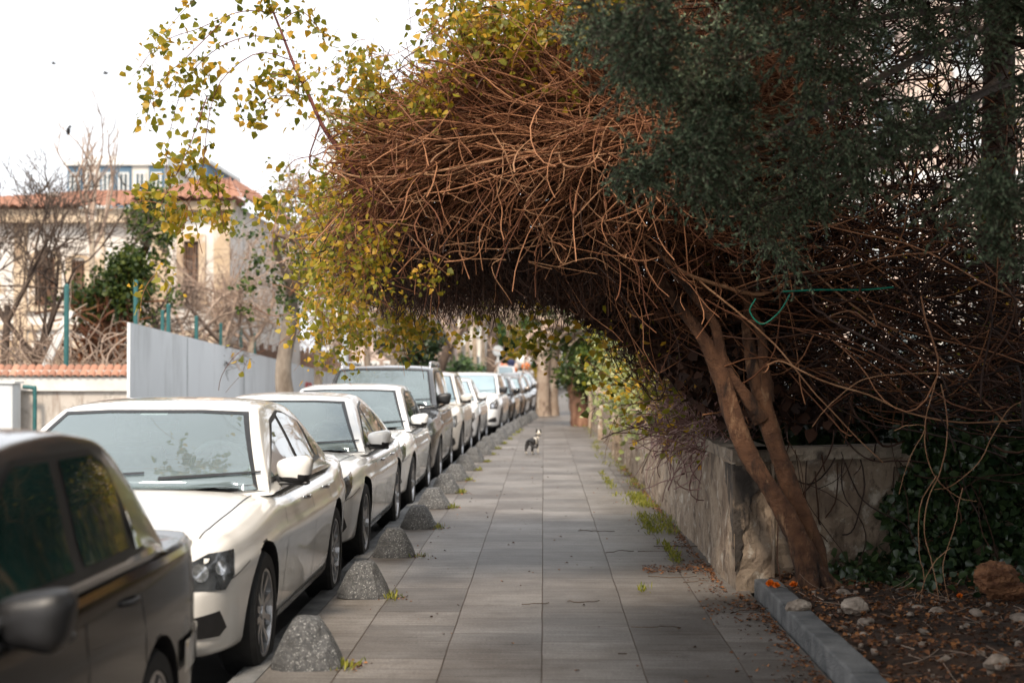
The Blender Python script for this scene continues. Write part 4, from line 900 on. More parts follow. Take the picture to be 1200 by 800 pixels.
lf = []; leaf_twigs = []
def lv(px, py, Y, sx, sy, sY, n, size, down=.6, cs=.07, cl=None):
    p = pxcloud(px, py, Y, sx, sy, sY, n, cl, cs); lf.append(leaves(p, RNG.uniform(.45, 1.5, len(p))*size, down)); k_ = max(2, n//9); q0 = p[RNG.integers(0, len(p), k_)]
    leaf_twigs.append(tubes_arr(strands(q0+np.array([0, 0, .06]), np.array([-.2, 0, -.5])+RNG.normal(0, .7, (k_, 3)), RNG.uniform(.12, .40, k_), .05, .15, 7), RNG.uniform(.0012, .0026, k_)))
for q_ in tw:
    w_ = resample([P(*k) for k in q_], 46); w_ = np.repeat(w_, 3, 0)+RNG.normal(0, .035, (138, 3)); w_ = w_[RNG.random(len(w_)) < .62]
    lf.append(leaves(w_, RNG.uniform(.028, .060, len(w_)), .7))
for a in ((205, 55, 28, 18, 26), (190, 250, 26, 26, 90), (225, 180, 22, 35, 70), (165, 110, 16, 25, 26), (255, 85, 20, 20, 40), (215, 230, 14, 30, 60), (300, 240, 40, 20, 60), (240, 245, 30, 14, 50), (190, 300, 20, 20, 30), (270, 425, 5, 7, 6)):
    lv(a[0], a[1], 9, a[2], a[3], .12, a[4], .052, cs=.045)
# top edge and left flank leaves
for a in ((420, 90, 30, 16, 150), (450, 150, 30, 30, 260), (440, 110, 40, 25, 160), (500, 110, 40, 18, 300), (560, 60, 30, 20, 260), (600, 25, 45, 22, 520), (690, 0, 60, 22, 520), (545, 20, 18, 18, 120), (620, 70, 40, 12, 160), (480, 170, 20, 20, 40), (360, 235, 16, 20, 24), (345, 130, 22, 22, 20)):
    lv(a[0], a[1], 9.4, a[2], a[3], .35, int(a[4]*1.5), .044, cs=.07)
for a in ((400, 260, 18, 34, 260), (415, 320, 26, 26, 420), (385, 300, 18, 36, 220), (440, 300, 22, 26, 220), (450, 265, 22, 26, 90), (395, 370, 22, 22, 260), (430, 385, 22, 18, 220), (470, 385, 24, 18, 240), (370, 350, 14, 30, 160), (355, 300, 22, 30, 140), (500, 375, 20, 12, 120), (560, 372, 24, 10, 120), (620, 385, 22, 10, 100)):
    lv(a[0], a[1], 12.2, a[2], a[3], .5, int(a[4]*1.2), .050, cs=.08)
for a in ((400, 250, 14, 26, 150), (420, 300, 24, 26, 330), (395, 330, 18, 20, 200), (450, 320, 26, 20, 200), (385, 215, 12, 14, 60), (480, 335, 30, 12, 90)):
    lv(a[0], a[1], 9.0, a[2], a[3], .12, a[4], .032, cs=.06)
for a in ((620, 20, 50, 22, 420), (560, 45, 26, 22, 200), (680, 10, 40, 16, 260), (590, 100, 50, 18, 70), (470, 115, 34, 14, 160), (440, 80, 26, 18, 120)):
    lv(a[0], a[1], 8.9, a[2], a[3], .12, a[4], .036, cs=.06)
for a in ((760, 240, 60, 40, 60), (1000, 230, 60, 90, 240), (1130, 200, 50, 120, 300), (1150, 400, 40, 50, 160), (700, 380, 40, 20, 170), (760, 420, 40, 26, 240), (960, 400, 50, 40, 70)):
    lv(a[0], a[1], 12.0, a[2], a[3], .8, a[4], .05, cs=.12, cl=a[4]//5)
V, Q = join(leaf_twigs); tag(inv(npmesh('twigs', V, Q, M['vine'], tree), tree), kind='stuff')
V, Q = join(lf); tag(inv(npmesh('foliage', V, Q, M['leafyellow'], tree), tree), 'yellow-green and rusty leaves', kind='stuff')
# I a length of green garden wire caught in the stems
V, Q = join([vinepath([(915, 342, 9.4), (960, 340, 9.4), (1010, 340, 9.4), (1045, 337, 9.4)], .006, .006, 20, 5), vinepath([(885, 350, 9.4), (878, 365, 9.4), (892, 380, 9.4), (912, 366, 9.4), (925, 345, 9.4)], .005, .005, 20, 5)])
tag(npmesh('garden_wire', V, Q, mat('greenwire', (.0, .14, .09), (.0, .19, .12), 9, .4), None, True), 'bright green wire caught in the vine tangle above the tree trunk', 'wire')

# ================================================================== JUNIPER hanging in from the upper right
jt = empty('juniper_tree', (3.9, 12.6, .8)); tag(jt, 'dark feathery juniper whose boughs hang into the upper right corner', 'tree')
br = [tubes_arr(resample([(3.9, 12.6, .7), (3.8, 12.4, 2.2), (3.7, 12, 3.8), (3.6, 11.6, 5.6)], 24)[None], np.linspace(.19, .10, 24)[None], 10)]
boughs = []
def bough(pts, r0=.032, r1=.006, k=30):
    w_ = resample(pts, k); br.append(tubes_arr(w_[None], np.linspace(r0, r1, k)[None], 7)); boughs.append(w_)
top_ = (3.7, 11.9, 4.2)
bough([top_, (3.0, 10.2, 4.0), tuple(P(980, 30, 8.2)), tuple(P(860, 70, 7.4)), tuple(P(770, 60, 7.0))])
bough([top_, (2.9, 10, 3.8), tuple(P(960, 130, 8)), tuple(P(860, 180, 7.4)), tuple(P(770, 190, 7.2))])
bough([top_, (3.4, 10, 3.6), tuple(P(1130, 120, 8)), tuple(P(1060, 160, 7.2)), tuple(P(1010, 190, 7))])
bough([top_, (3.5, 9.8, 3.6), tuple(P(1280, 150, 7.6)), tuple(P(1200, 220, 7)), tuple(P(1150, 250, 6.8))])
bough([top_, (3.1, 10, 3.5), tuple(P(1010, 200, 8.2)), tuple(P(920, 230, 7.8)), tuple(P(850, 260, 7.6))])
bough([top_, (3.2, 10, 4.2), tuple(P(1120, 0, 7.8)), tuple(P(1000, -30, 7)), tuple(P(880, -20, 6.5)), tuple(P(740, 10, 6.3))])
bough([top_, (3.6, 10, 4.4), (3.4, 7, 4.2), (2.6, 4, 4.3), (1.9, 1.5, 4.3)], .035)
bough([top_, (3.2, 9, 4.6), (2.2, 6, 4.3), (1.2, 3.5, 4.5), (.6, 1.0, 4.4)], .035)
V, Q = join(br); inv(npmesh('trunk', V, Q, M['barkdark'], jt, True), jt)
jl = []; jt_ = []
def sprays(c, n, L_, ndl=26, sz=(.014, .030)):
    st_ = np.repeat(np.asarray(c, float)[None], n, 0)+RNG.normal(0, .035, (n, 3)); d = RNG.normal(size=(n, 3))*np.array([1, .8, .7]); d[:, 2] -= .35
    sub = strands(st_, d, RNG.uniform(.5, 1.2, n)*L_, .03, .12, 8); jt_.append(tubes_arr(sub, np.full(n, .0025)))
    for _ in range(ndl):
        k = RNG.integers(1, 8, n); ax = unit(sub[np.arange(n), k]-sub[np.arange(n), k-1]); f = RNG.random((n, 1)); base = sub[np.arange(n), k-1]*(1-f)+sub[np.arange(n), k]*f
        jl.append(leaves(base, RNG.uniform(sz[0], sz[1], n), .05, NEEDLE*np.array([1.5, 1, 1]), ax*1.1))
for bi, w_ in enumerate(boughs):
    hi = bi >= 5
    for c in w_[RNG.integers(16 if not hi else 8, len(w_), 11 if not hi else 30)]: sprays(c+RNG.normal(0, .12, 3), 22, .22)
for px, py, Y, q in ((790, 170, 6.9, 4), (830, 195, 6.9, 4), (845, 120, 7, 4), (760, 50, 7, 4), (720, 30, 7, 2), (850, 235, 7.2, 2), (1030, 170, 7, 3), (1170, 225, 6.8, 4), (1190, 120, 6.8, 3), (1080, 50, 7, 2), (930, 90, 7, 3), (1185, 290, 6.8, 2), (900, 30, 6.7, 3), (960, 200, 7.4, 2), (880, 160, 7, 2), (1000, 100, 7.2, 2), (1190, 20, 7, 4), (810, 90, 7, 3)):
    for _ in range(q): sprays(P(px+RNG.normal(0, 26), py+RNG.normal(0, 18), Y+RNG.normal(0, .12)), 34, .17)
# foliage added just above the frame to shade the vine mass
n = 26000; p_ = cloud((3.2, 6.8, 4.3), (1.7, 1.5, .35), n, 300, .22); p_ = p_[(p_[:, 0] > .95+.25*np.sin(p_[:, 1]*2)) & (p_[:, 2] > 1.52+.252*p_[:, 1]+.22) & (p_[:, 1] < 9.4)]
V, Q = leaves(p_, .12, .2); tag(inv(npmesh('foliage', V, Q, M['juniper'], jt), jt), kind='stuff')
# unseen crown foliage over the vine mass, shaped to shade it
n = 22000; p_ = cloud((3.2, 11.0, 5.7), (1.7, 1.9, .5), n, 260, .22); p_ = p_[(p_[:, 0] > 1.15+.3*np.sin(p_[:, 1]*2)) & (p_[:, 2] > 4.75)]
V, Q = leaves(p_, .14, .2); tag(inv(npmesh('foliage', V, Q, M['juniper'], jt), jt), kind='stuff')
V, Q = join(jl); tag(inv(npmesh('foliage', V, Q, M['juniper'], jt), jt), kind='stuff')
V, Q = join(jt_); inv(npmesh('twigs', V, Q, M['barkdark'], jt), jt)
# the crown above the camera, out of the frame, that shades the near pavement
n = 42000; p_ = cloud((2.6, 1.5, 4.5), (2.6, 4.0, .4), n, 460, .25); p_ = p_[(p_[:, 2] > 3.55+np.clip(p_[:, 1]-3, 0, 5)*.28) & ((p_[:, 0] > .9) | ((p_[:, 1] < 5.5) & (p_[:, 0] > -1.0)))]
V, Q = leaves(p_, .16, .2); tag(inv(npmesh('foliage', V, Q, M['juniper'], jt), jt), kind='stuff')

# ================================================================== IVY, BUSHES AND HEDGE behind the wall
def bush(name, label, clouds, m, size, cat='bush', stems=True, group=None, down=.3):
    t = empty(name, (float(clouds[0][0][0]), float(clouds[0][0][1]), .78)); tag(t, label, cat, group); parts = []; st = []
    for c, sg_, n in clouds:
        p = cloud(c, np.array(sg_), n, max(6, n//18), .13); parts.append(leaves(p, RNG.uniform(.6, 1.3, n)*size, down))
        if stems:
            k = max(6, n//40); s0 = np.array(c)+RNG.normal(size=(k, 3))*np.array(sg_)*.6; s0[:, 2] = np.maximum(.8, s0[:, 2]-.3)
            st.append(tubes_arr(strands(s0, np.array([0, 0, 1])+RNG.normal(0, .6, (k, 3)), RNG.uniform(.4, 1.1, k), 0, .15, 8), np.full(k, .006)))
    V, Q = join(parts); tag(inv(npmesh('foliage', V, Q, m, t), t), kind='stuff')
    if st: V, Q = join(st); inv(npmesh('stems', V, Q, M['vinedark'], t), t)
    return t
bush('ivy_bush', 'dusty grey-green leafy bush spilling over the garden wall coping', [((1.45, 22, 1.35), (.3, 2.2, .28), 2600), ((1.35, 19.5, 1.2), (.2, 1.2, .2), 1000), ((1.9, 23, 1.9), (.35, 2.2, .3), 1500)], M['leafpale'], .085)
bush('yellow_bush', 'yellow-green bush behind the wall under the vine arch', [((1.6, 17.5, 1.6), (.28, 1.3, .28), 1500), ((1.4, 15.2, 1.15), (.16, 1.0, .14), 900), ((1.5, 13.5, 1.1), (.15, .7, .14), 500), ((2.0, 16.5, 1.9), (.4, 1.2, .3), 800)], M['leafyellow'], .075)
bush('dry_climber', 'purple-pink dry tangled climber hanging over the wall', [((1.30, 14.0, .98), (.06, .9, .10), 420)], mat('dryleaf', (.14, .06, .06), (.34, .20, .18), 3, .8, island=.9, contrast=(.05, .95)), .05)
N = 700; s0 = np.stack([RNG.uniform(1.2, 1.6, N), RNG.uniform(11.5, 15.5, N), RNG.uniform(.85, 1.35, N)], 1)
V, Q = tubes_arr(strands(s0, RNG.normal(size=(N, 3)), RNG.uniform(.3, .8, N), .05, .35, 10), RNG.uniform(.003, .006, N))
o = npmesh('climber_stems', V, Q, mat('drystem', (.20, .10, .09), (.42, .27, .24), 3, .8, island=.9), bpy.data.objects['dry_climber']); inv(o, bpy.data.objects['dry_climber'])
# dark hedge filling the garden behind the leaning tree
N_ = 26000; p_ = np.stack([RNG.uniform(1.5, 8.5, N_), 11.9+RNG.random(N_)**1.5*2.6, .8+RNG.random(N_)*1.15*(1+.25*np.sin(np.arange(N_)))], 1)
p_ = p_[p_[:, 2] < 1.42+.16*np.sin(p_[:, 0]*1.7)+.12*np.sin(p_[:, 0]*5)]
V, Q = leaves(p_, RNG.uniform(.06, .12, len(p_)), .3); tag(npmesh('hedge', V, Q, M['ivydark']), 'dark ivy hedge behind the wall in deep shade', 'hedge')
# hedge added beside the soil bed, outside the frame, to shade it; shows in car doors
n = 16000; p_ = np.stack([4.6+RNG.random(n)*1.3, RNG.uniform(-7, 9.6, n), RNG.random(n)*2.5], 1); p_[:, 0] += .35*np.sin(p_[:, 1]*1.3)*np.cos(p_[:, 2]); V, Q = leaves(p_, RNG.uniform(.10, .2, n), .3); tag(npmesh('hedge', V, Q, M['leafgreen']), 'unseen leafy hedge added to shade the right side of the soil bed', 'hedge')
# ivy sheet on the wall at the right and creeping over the soil
ps = []
p = np.stack([RNG.uniform(2.35, 6, 9000), 0*np.ones(9000), RNG.uniform(.1, 1.1, 9000)], 1); p[:, 1] = np.interp(p[:, 0], [1.3, 2.6, 9], [10.1, 10.72, 11.2])-RNG.uniform(.02, .16, 9000)
edge = 2.52+.12*np.sin(p[:, 2]*9)+.35*np.clip(.45-p[:, 2], 0, 1)*-1.6
hole = np.sin(p[:, 0]*4.1+1)*np.sin(p[:, 2]*7+p[:, 0]*2) > .80
p = p[(p[:, 0] > edge) & ~hole]; ps.append(p)
q = np.stack([RNG.uniform(1.95, 5.5, 2600), RNG.uniform(9.6, 10.7, 2600), 0*np.ones(2600)], 1); q = q[RNG.random(len(q)) < np.clip((q[:, 1]-9.5)/1.1, .1, 1)]; q[:, 2] = [soilz(a, b)+RNG.uniform(.02, .2)*max(.2, b-9.5) for a, b in q[:, :2]]; ps.append(q)
p = np.vstack(ps); iv = empty('ivy', (3.2, 10.6, .1)); tag(iv, 'glossy dark ivy covering the right end of the wall and the soil', 'ivy')
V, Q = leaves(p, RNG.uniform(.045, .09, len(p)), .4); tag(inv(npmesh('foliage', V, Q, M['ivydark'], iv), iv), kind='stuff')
N = 60; s0 = np.stack([RNG.uniform(1.5, 4, N), RNG.uniform(10.15, 10.4, N), RNG.uniform(.8, 1.1, N)], 1); s0[:, 1] = np.interp(s0[:, 0], [1.3, 2.6, 9], [10.1, 10.72, 11.2])-.05
V, Q = tubes_arr(strands(s0, np.array([0, -.1, -1])+RNG.normal(0, .3, (N, 3)), RNG.uniform(.5, 1.0, N), .05, .16, 12), RNG.uniform(.003, .007, N)); inv(npmesh('stems', V, Q, M['vinedark'], iv), iv)

# ================================================================== SOIL BED: stones, litter, stump, flowers
def stone_mesh(r, seed, m, name='stone', sub=3, sq=(1, .8, .55), rough=.45):
    bm = bmesh.new(); bmesh.ops.create_icosphere(bm, subdivisions=sub, radius=1); rg = np.random.default_rng(seed)
    pl = [Vector(v).normalized() for v in rg.normal(size=(9, 3))]; h = rg.uniform(.62, .9, 9)
    for v in bm.verts:
        for p_, hh in zip(pl, h):
            d = v.co.dot(p_)
            if d > hh: v.co -= p_*(d-hh)*.9
        v.co *= 1+rg.normal(0, rough*.08); v.co = Vector((v.co.x*sq[0], v.co.y*sq[1], v.co.z*sq[2]))*r
    return bmobj(name, bm, m)
stl = [(985, 690, .055, 'pale pinkish stone beside the foot of the leaning trunk'), (1000, 706, .10, 'flat brown stone slab on the soil behind the grey stone'), (932, 706, .085, 'rough grey stone lying on the edging kerb'), (1011, 724, .055, 'cream stone beside the flat brown stone'),
       (1073, 707, .045, 'white stone under the hanging vines, larger of the pair'), (1062, 714, .032, 'small white stone leaning beside the white stone under the vines'), (1094, 712, .06, 'brown rounded stone right of the white stone under the vines'), (1121, 706, .032, 'small pale stone left of the broken stump'),
       (1090, 730, .034, 'white chip in the middle of the soil bed'), (1078, 734, .036, 'greyish chip left of the white chip'), (1138, 712, .05, 'grey flat stone at the left foot of the stump'), (1192, 722, .085, 'pale block of stone at the right edge of the soil'),
       (1105, 768, .060, 'flat pale stone low in the soil bed'), (1160, 770, .07, 'reddish flat stone low in the soil bed'), (1077, 748, .028, 'small white pebble under the grey chip'), (1010, 738, .035, 'round tan pebble left of the white chips'),
       (985, 730, .03, 'pale pebble close to the kerb'), (1145, 760, .036, 'whitish pebble above the reddish flat stone'), (970, 745, .03, 'brown pebble lying against the edging kerb'), (1128, 726, .025, 'white fleck-like pebble below the small pale stone'), (1180, 745, .04, 'brown pebble below the pale block'), (1050, 742, .028, 'tan pebble left of the small white pebble')]
for i, (px, py, r, lab) in enumerate(stl):
    z = .12; Y = F*(CH-z)/(py+4-HY)
    x = (px-VPX)*Y/F; zz = soilz(x, Y) if i != 2 else .118; Y = F*(CH-zz)/(py+4-HY); x = (px-VPX)*Y/F
    m_ = M['stone'] if i in (1, 2, 6, 12, 13, 18, 20) else mat('palestone', (.17, .135, .105), (.36, .29, .235), 12, .85, .5, 40) if i == 0 else bpy.data.materials['palestone']
    o = stone_mesh(r, i, m_); o.location = (x, Y, zz+r*.12); o.rotation_euler = (random.uniform(-.2, .2), random.uniform(-.2, .2), random.uniform(0, 6)); tag(o, lab, 'stone', 'stones on the soil bed')
# broken stump chunk
st = empty('tree_stump', tuple(np.append(P(1158, 700, 9.2)[:2], .13))); tag(st, 'broken orange-brown chunk of tree stump on the soil near the ivy', 'stump')
o = stone_mesh(.15, 77, M['stump'], 'wood_chunk', 4, (1.0, .8, .85), .9); o.parent = st; o.location = (0, 0, .09)
o = stone_mesh(.11, 78, M['stump'], 'wood_chunk', 4, (1.1, .8, .6), .9); o.parent = st; o.location = (.10, -.02, .03)
V, Q = tubes_arr(resample([(.12, -.05, .03), (.25, -.10, .0), (.42, -.2, -.02)], 10)[None], np.linspace(.022, .012, 10)[None], 8); npmesh('root', V, Q, M['stump'], st, True)
# marigold heads by the trunk
def flower(px, py, r, z, lab):
    Y = F*(CH-z)/(py-HY); x = (px-VPX)*Y/F; n = 46; a = RNG.uniform(0, 6.28, n); rr = RNG.uniform(.1, 1, n)
    pos = np.zeros((n, 3))+np.array([0, 0, r*.5]); ax = np.stack([np.cos(a)*rr, np.sin(a)*rr, .25+.6*(1-rr)], 1)*3
    V, Q = leaves(pos, r, 0, LEAF, ax); o = npmesh('flower', V, Q, M['orange']); o.location = (x, Y, z); tag(o, lab, 'flower', 'orange flower heads by the tree trunk')
flower(901, 686, .035, .12, 'orange flower head lying on the end of the edging kerb, left one'); flower(908, 687, .028, .12, 'small orange flower head touching the left one on the kerb'); flower(928, 687, .032, .12, 'orange flower head nearest the foot of the leaning trunk'); flower(1120, 698, .022, .14, 'red-orange flower head beside the broken stump')
# leaf litter
def flatleaves(P3, size, tilt=.35):
    n = len(P3); a = RNG.uniform(0, 6.28, n); ax = np.stack([np.cos(a), np.sin(a), RNG.normal(0, tilt, n)], 1); ax = unit(ax); up = unit(np.stack([RNG.normal(0, tilt, n), RNG.normal(0, tilt, n), np.ones(n)], 1)); B = unit(np.cross(ax, up)); C = np.cross(B, ax)
    s = np.broadcast_to(size, (n,))[:, None, None]; V = P3[:, None]+s*(LEAF[None, :, 0:1]*B[:, None]+LEAF[None, :, 1:2]*ax[:, None]+LEAF[None, :, 2:3]*C[:, None]*1.6)
    i = np.arange(n)[:, None]*6; return V.reshape(-1, 3), np.concatenate([i+np.array([0, 3, 2, 1]), i+np.array([0, 5, 4, 3])])
n = 15000; x = 1.58+RNG.random(n)**1.2*4.2; y = RNG.uniform(5.5, 10.4, n); z = np.array([soilz(a, b) for a, b in zip(x, y)])+RNG.uniform(.0, .018, n)
V, Q = flatleaves(np.stack([x, y, z], 1), RNG.uniform(.012, .038, n)); tag(npmesh('leaf_litter', V, Q, M['litter']), kind='stuff')
n = 700; x = RNG.uniform(1.6, 5, n); y = RNG.uniform(5.5, 10.4, n); z = np.array([soilz(a, b) for a, b in zip(x, y)])+.008; a = RNG.uniform(0, 6.28, n)
V, Q = tubes_arr(strands(np.stack([x, y, z], 1), np.stack([np.cos(a), np.sin(a), np.zeros(n)], 1), RNG.uniform(.05, .22, n), 0, .10, 6), RNG.uniform(.0015, .0035, n)); tag(npmesh('fallen_twigs', V, Q, M['twig']), kind='stuff')
n = 300; x = RNG.uniform(1.6, 5, n); y = RNG.uniform(5.5, 10.2, n); VV = []
for k in range(n):
    r = random.uniform(.006, .018); c = np.array([x[k], y[k], soilz(x[k], y[k])+r*.2]); o8 = np.array([(i, j, l) for i in (-1, 1) for j in (-1, 1) for l in (-1, 1)])*r*RNG.uniform(.5, 1.1, (8, 3)); VV.append(c+o8)
cube = np.array([(0, 1, 3, 2), (4, 6, 7, 5), (0, 4, 5, 1), (2, 3, 7, 6), (0, 2, 6, 4), (1, 5, 7, 3)])
V, Q = join([(v, cube) for v in VV]); tag(npmesh('gravel', V, Q, bpy.data.materials['palestone']), kind='stuff')
# pavement debris: leaves drifted against the wall, in the joints and round the bollards
L_ = []
n = 2000; y = 7+RNG.random(n)**1.3*16; x = np.where(y < 10, 1.38, 1.26)-np.abs(RNG.exponential(.055, n))*(1+.6*np.sin(y*2.7)); L_.append(np.stack([x, y, np.full(n, .006)], 1))
n = 230; L_.append(np.stack([RNG.uniform(-1.3, 1.3, n), 6.5+RNG.random(n)*22, np.full(n, .005)], 1))
for y in ybs[:12]:
    n = 26; L_.append(np.stack([kerbx(y)+.40+RNG.normal(0, .05, n), y-.05+RNG.normal(0, .09, n), np.full(n, .006)], 1))
n = 260; L_.append(np.stack([RNG.uniform(.75, 1.3, n), 11.2+RNG.normal(0, .14, n), np.full(n, .006)], 1)); n = 160; L_.append(np.stack([RNG.uniform(1.0, 1.4, n), 9.2+RNG.normal(0, .3, n), np.full(n, .006)], 1))
p = np.vstack(L_); V, Q = flatleaves(p, RNG.uniform(.008, .03, len(p)), .25); tag(npmesh('fallen_leaves', V, Q, M['litter']), kind='stuff')
tw_ = []
for px, py, L2, a in ((630, 708, .22, 0), (680, 704, .18, .1), (770, 735, .30, 0), (790, 675, .4, .05), (770, 645, .35, 0), (730, 648, .3, .1), (850, 708, .3, .2), (800, 640, .5, -.1), (745, 765, .2, .0), (700, 622, .3, 0), (880, 715, .3, .5), (820, 680, .3, .2)):
    Y = F*CH/(py-HY); c = np.array([(px-VPX)*Y/F, Y, .008]); d = np.array([math.cos(a), math.sin(a), 0.]); w_ = c+np.outer(np.linspace(-.5, .5, 10)*L2, d)+np.cumsum(RNG.normal(0, .014, (10, 3)), 0)*np.array([1, 1, .2]); tw_.append(tubes_arr(w_[None], np.full((1, 10), .003), 5))
V, Q = join(tw_); tag(npmesh('loose_twigs', V, Q, M['barkdark']), kind='stuff')
# moss and grass in the joint by the wall and at the bollards
BL = np.array([(-.06, 0, 0), (-.05, .5, .05), (-.02, .9, .15), (0, 1, .2), (.02, .9, .15), (.05, .5, .05)])
gp = []
for x0, y0, y1, n, s in ((1.02, 12.8, 15.8, 520, .04), (1.10, 16.2, 18.5, 650, .07), (1.18, 13.5, 16.5, 420, .05), (.86, 17.5, 22, 260, .03), (1.2, 18, 27, 520, .06), (1.0, 23, 30, 200, .05), (1.05, 11.5, 12.8, 160, .02), (.68, 10.0, 10.3, 30, .02), (1.1, 28, 42, 300, .05)):
    y = RNG.uniform(y0, y1, n); x = x0+RNG.normal(0, s, n); kk = np.sin(y*5.1)+np.sin(y*2.3) > -.6; gp.append(np.stack([x[kk], y[kk], np.full(kk.sum(), .0)], 1))
for y in ybs[:16]:
    n = int(RNG.integers(20, 70)); gp.append(np.stack([kerbx(y)+.40+RNG.normal(0, .03, n), y-.10+RNG.normal(0, .05, n), np.zeros(n)], 1))
p = np.vstack(gp); n = len(p); V, Q = leaves(p, RNG.uniform(.02, .07, n), 0, BL*np.array([2, 1, 1]), np.tile([0, 0, 1.3], (n, 1))); tag(npmesh('moss', V, Q, M['grass']), kind='stuff')

# ================================================================== TREES OF THE BACKGROUND
def grow(segs, p, d, L_, r, lev, spread, gravity, rg, k=5, nkid=(3, 5)):
    pts = [np.array(p, float)]; d = unit(np.array(d, float))
    for i in range(k-1):
        d = unit(d+rg.normal(0, .16, 3)+np.array([0, 0, gravity])); pts.append(pts[-1]+d*L_/(k-1))
    segs.append((np.array(pts), np.linspace(r, r*.55, k)))
    if lev <= 0: return
    for i in range(int(rg.integers(*nkid))):
        f = rg.uniform(.35, 1.0); j = min(k-1, int(f*(k-1)+.5)); nd = unit(d+rg.normal(0, spread, 3)); 
        grow(segs, pts[j], nd, L_*rg.uniform(.5, .78), r*.55*rg.uniform(.7, 1), lev-1, spread, gravity, rg, k, nkid)
def bare_tree(name, label, base, h, r, m, seed, lev=4, spread=.75, grav=.03, trunk_h=.4, lean=(0, 0), mt=None, group=None, nkid=(3, 5), trunkpts=None, twigr=.006):
    t = empty(name, tuple(base)); tag(t, label, 'tree', group); rg = np.random.default_rng(seed)
    tp = trunkpts if trunkpts is not None else [(0, 0, -.1), (lean[0]*.4, lean[1]*.4, h*trunk_h*.5), (lean[0], lean[1], h*trunk_h)]
    w_ = resample(tp, 16); V, Q = tubes_arr(w_[None], (np.linspace(r*1.15, r*.7, 16)*(1+rg.normal(0, .04, 16)))[None], 10); npmesh('trunk', V, Q, mt or m, t, True)
    segs = []
    for i in range(int(rg.integers(3, 5))):
        a = rg.uniform(0, 6.28); grow(segs, w_[-1-rg.integers(0, 3)], (math.cos(a)*spread, math.sin(a)*spread, 1), h*(1-trunk_h)*.55, r*.6, lev, spread, grav, rg, nkid=nkid)
    PT = np.array([s_[0] for s_ in segs]); R = np.maximum(np.array([s_[1] for s_ in segs]), twigr); V, Q = tubes_arr(PT, R, 4); tag(npmesh('crown', V, Q, m, t), kind=None)
    return t, PT
def add_leaves(t, pos, size, m, down=.3, name='foliage'):
    V, Q = leaves(pos, size, down); return tag(npmesh(name, V, Q, m, t), kind='stuff')

# left edge: two dark bare trees behind the tiled wall
def at(px, Y, z=0): return ((px-VPX)*Y/F, Y, z)
bare_tree('bare_tree', 'dark bare tree at the left edge of the picture, its trunk cut by the frame', at(-2, 29), 6.2, .09, M['barkdark'], 11, 4, .5, .06, .45, (.1, 0))
bare_tree('bare_tree', 'slim dark bare tree leaning right, second from the left edge', at(18, 30), 5.6, .085, M['barkdark'], 12, 4, .55, .06, .35, (.45, 0))
bare_tree('bare_tree', 'tall thin pale bare tree rising above the red tiled roof', at(106, 34), 8.0, .085, M['twig'], 21, 2, .35, .12, .62, (-.05, 0), mt=M['barkpale'])
for i, (px, Y, h, sd, lab) in enumerate(((205, 34, 4.6, 31, 'low pale bare tree in front of the white part of the old house'), (250, 33.8, 5.0, 32, 'bare spreading tree just left of the ivy-clad street tree'), (170, 32, 4.0, 33, 'small dark bare shrub-like tree above the start of the grey wall'), (285, 37, 5.2, 35, 'bare tree directly behind the crown of the ivy-clad street tree'))):
    bare_tree('bare_tree', lab, at(px, Y), h, .10, M['twig'] if i != 2 else M['barkdark'], sd, 4, .85, .01, .45, (.2, 0), mt=M['barkpale'] if i != 2 else M['barkdark'], nkid=(3, 5))
# street tree against the grey wall, ivy and bare twigs
t, PT = bare_tree('street_tree', 'brown-trunked street tree in front of the grey wall with ivy and bare twigs', at(338, 23.5, -.1), 5.3, .15, M['twig'], 41, 4, .95, .0, .50, mt=M['barkgrey'], trunkpts=[(0.06, 0, -.1), (-.02, 0, .9), (-.10, 0, 1.6), (.02, 0, 2.4), (.0, 0, 3.2)], nkid=(3, 6))
rgp = PT.reshape(-1, 3); c = np.array([0, 0, 0.]); pos = rgp[RNG.integers(0, len(rgp), 900)]+RNG.normal(0, .10, (900, 3)); add_leaves(t, pos, RNG.uniform(.05, .10, 900), M['leafyellow'])
pos = cloud((-.1, 0, 3.3), (.35, .3, .55), 900, 40, .09); add_leaves(t, pos, .08, M['leafgreen'])
# ivy-covered trunk by the old house
t = empty('ivy_tree', at(118, 31)); tag(t, 'crooked dead trunk with a dense dark green ivy crown before the old house', 'tree')
S31 = 31/F
V, Q = join([tubes_arr(resample([(-.1, 0, 0), (0, 0, 1.2), (-.05, 0, 2.0), (.1, 0, 3.0)], 14)[None], np.linspace(.36, .24, 14)[None], 10), tubes_arr(resample([(.0, 0, 2.6), (.5, 0, 3.4), (.9, 0, 4.1), (1.1, 0, 5.2)], 12)[None], np.linspace(.14, .05, 12)[None], 8)]); npmesh('trunk', V, Q, M['bark'], t, True)
N = 260; s0 = np.stack([RNG.normal(0, .22, N), RNG.normal(0, .2, N), RNG.uniform(.3, 2.8, N)], 1); V, Q = tubes_arr(strands(s0, RNG.normal(0, .4, (N, 3))+np.array([0, 0, .4]), RNG.uniform(.5, 1.3, N), 0, .22, 10), RNG.uniform(.01, .028, N), 4); tag(npmesh('stems', V, Q, M['vine'], t), kind='stuff')
pos = np.vstack([cloud((.15, 0, 3.05), (.42, .3, .20), 2600, 60, .12), cloud((.65, 0, 3.6), (.30, .3, .25), 1500, 40, .12), cloud((1.0, 0, 4.4), (.22, .25, .40), 1100, 30, .11), cloud((.95, 0, 5.1), (.22, .2, .2), 300, 20, .08)]); add_leaves(t, pos, RNG.uniform(.06, .13, len(pos)), M['leafgreen'])
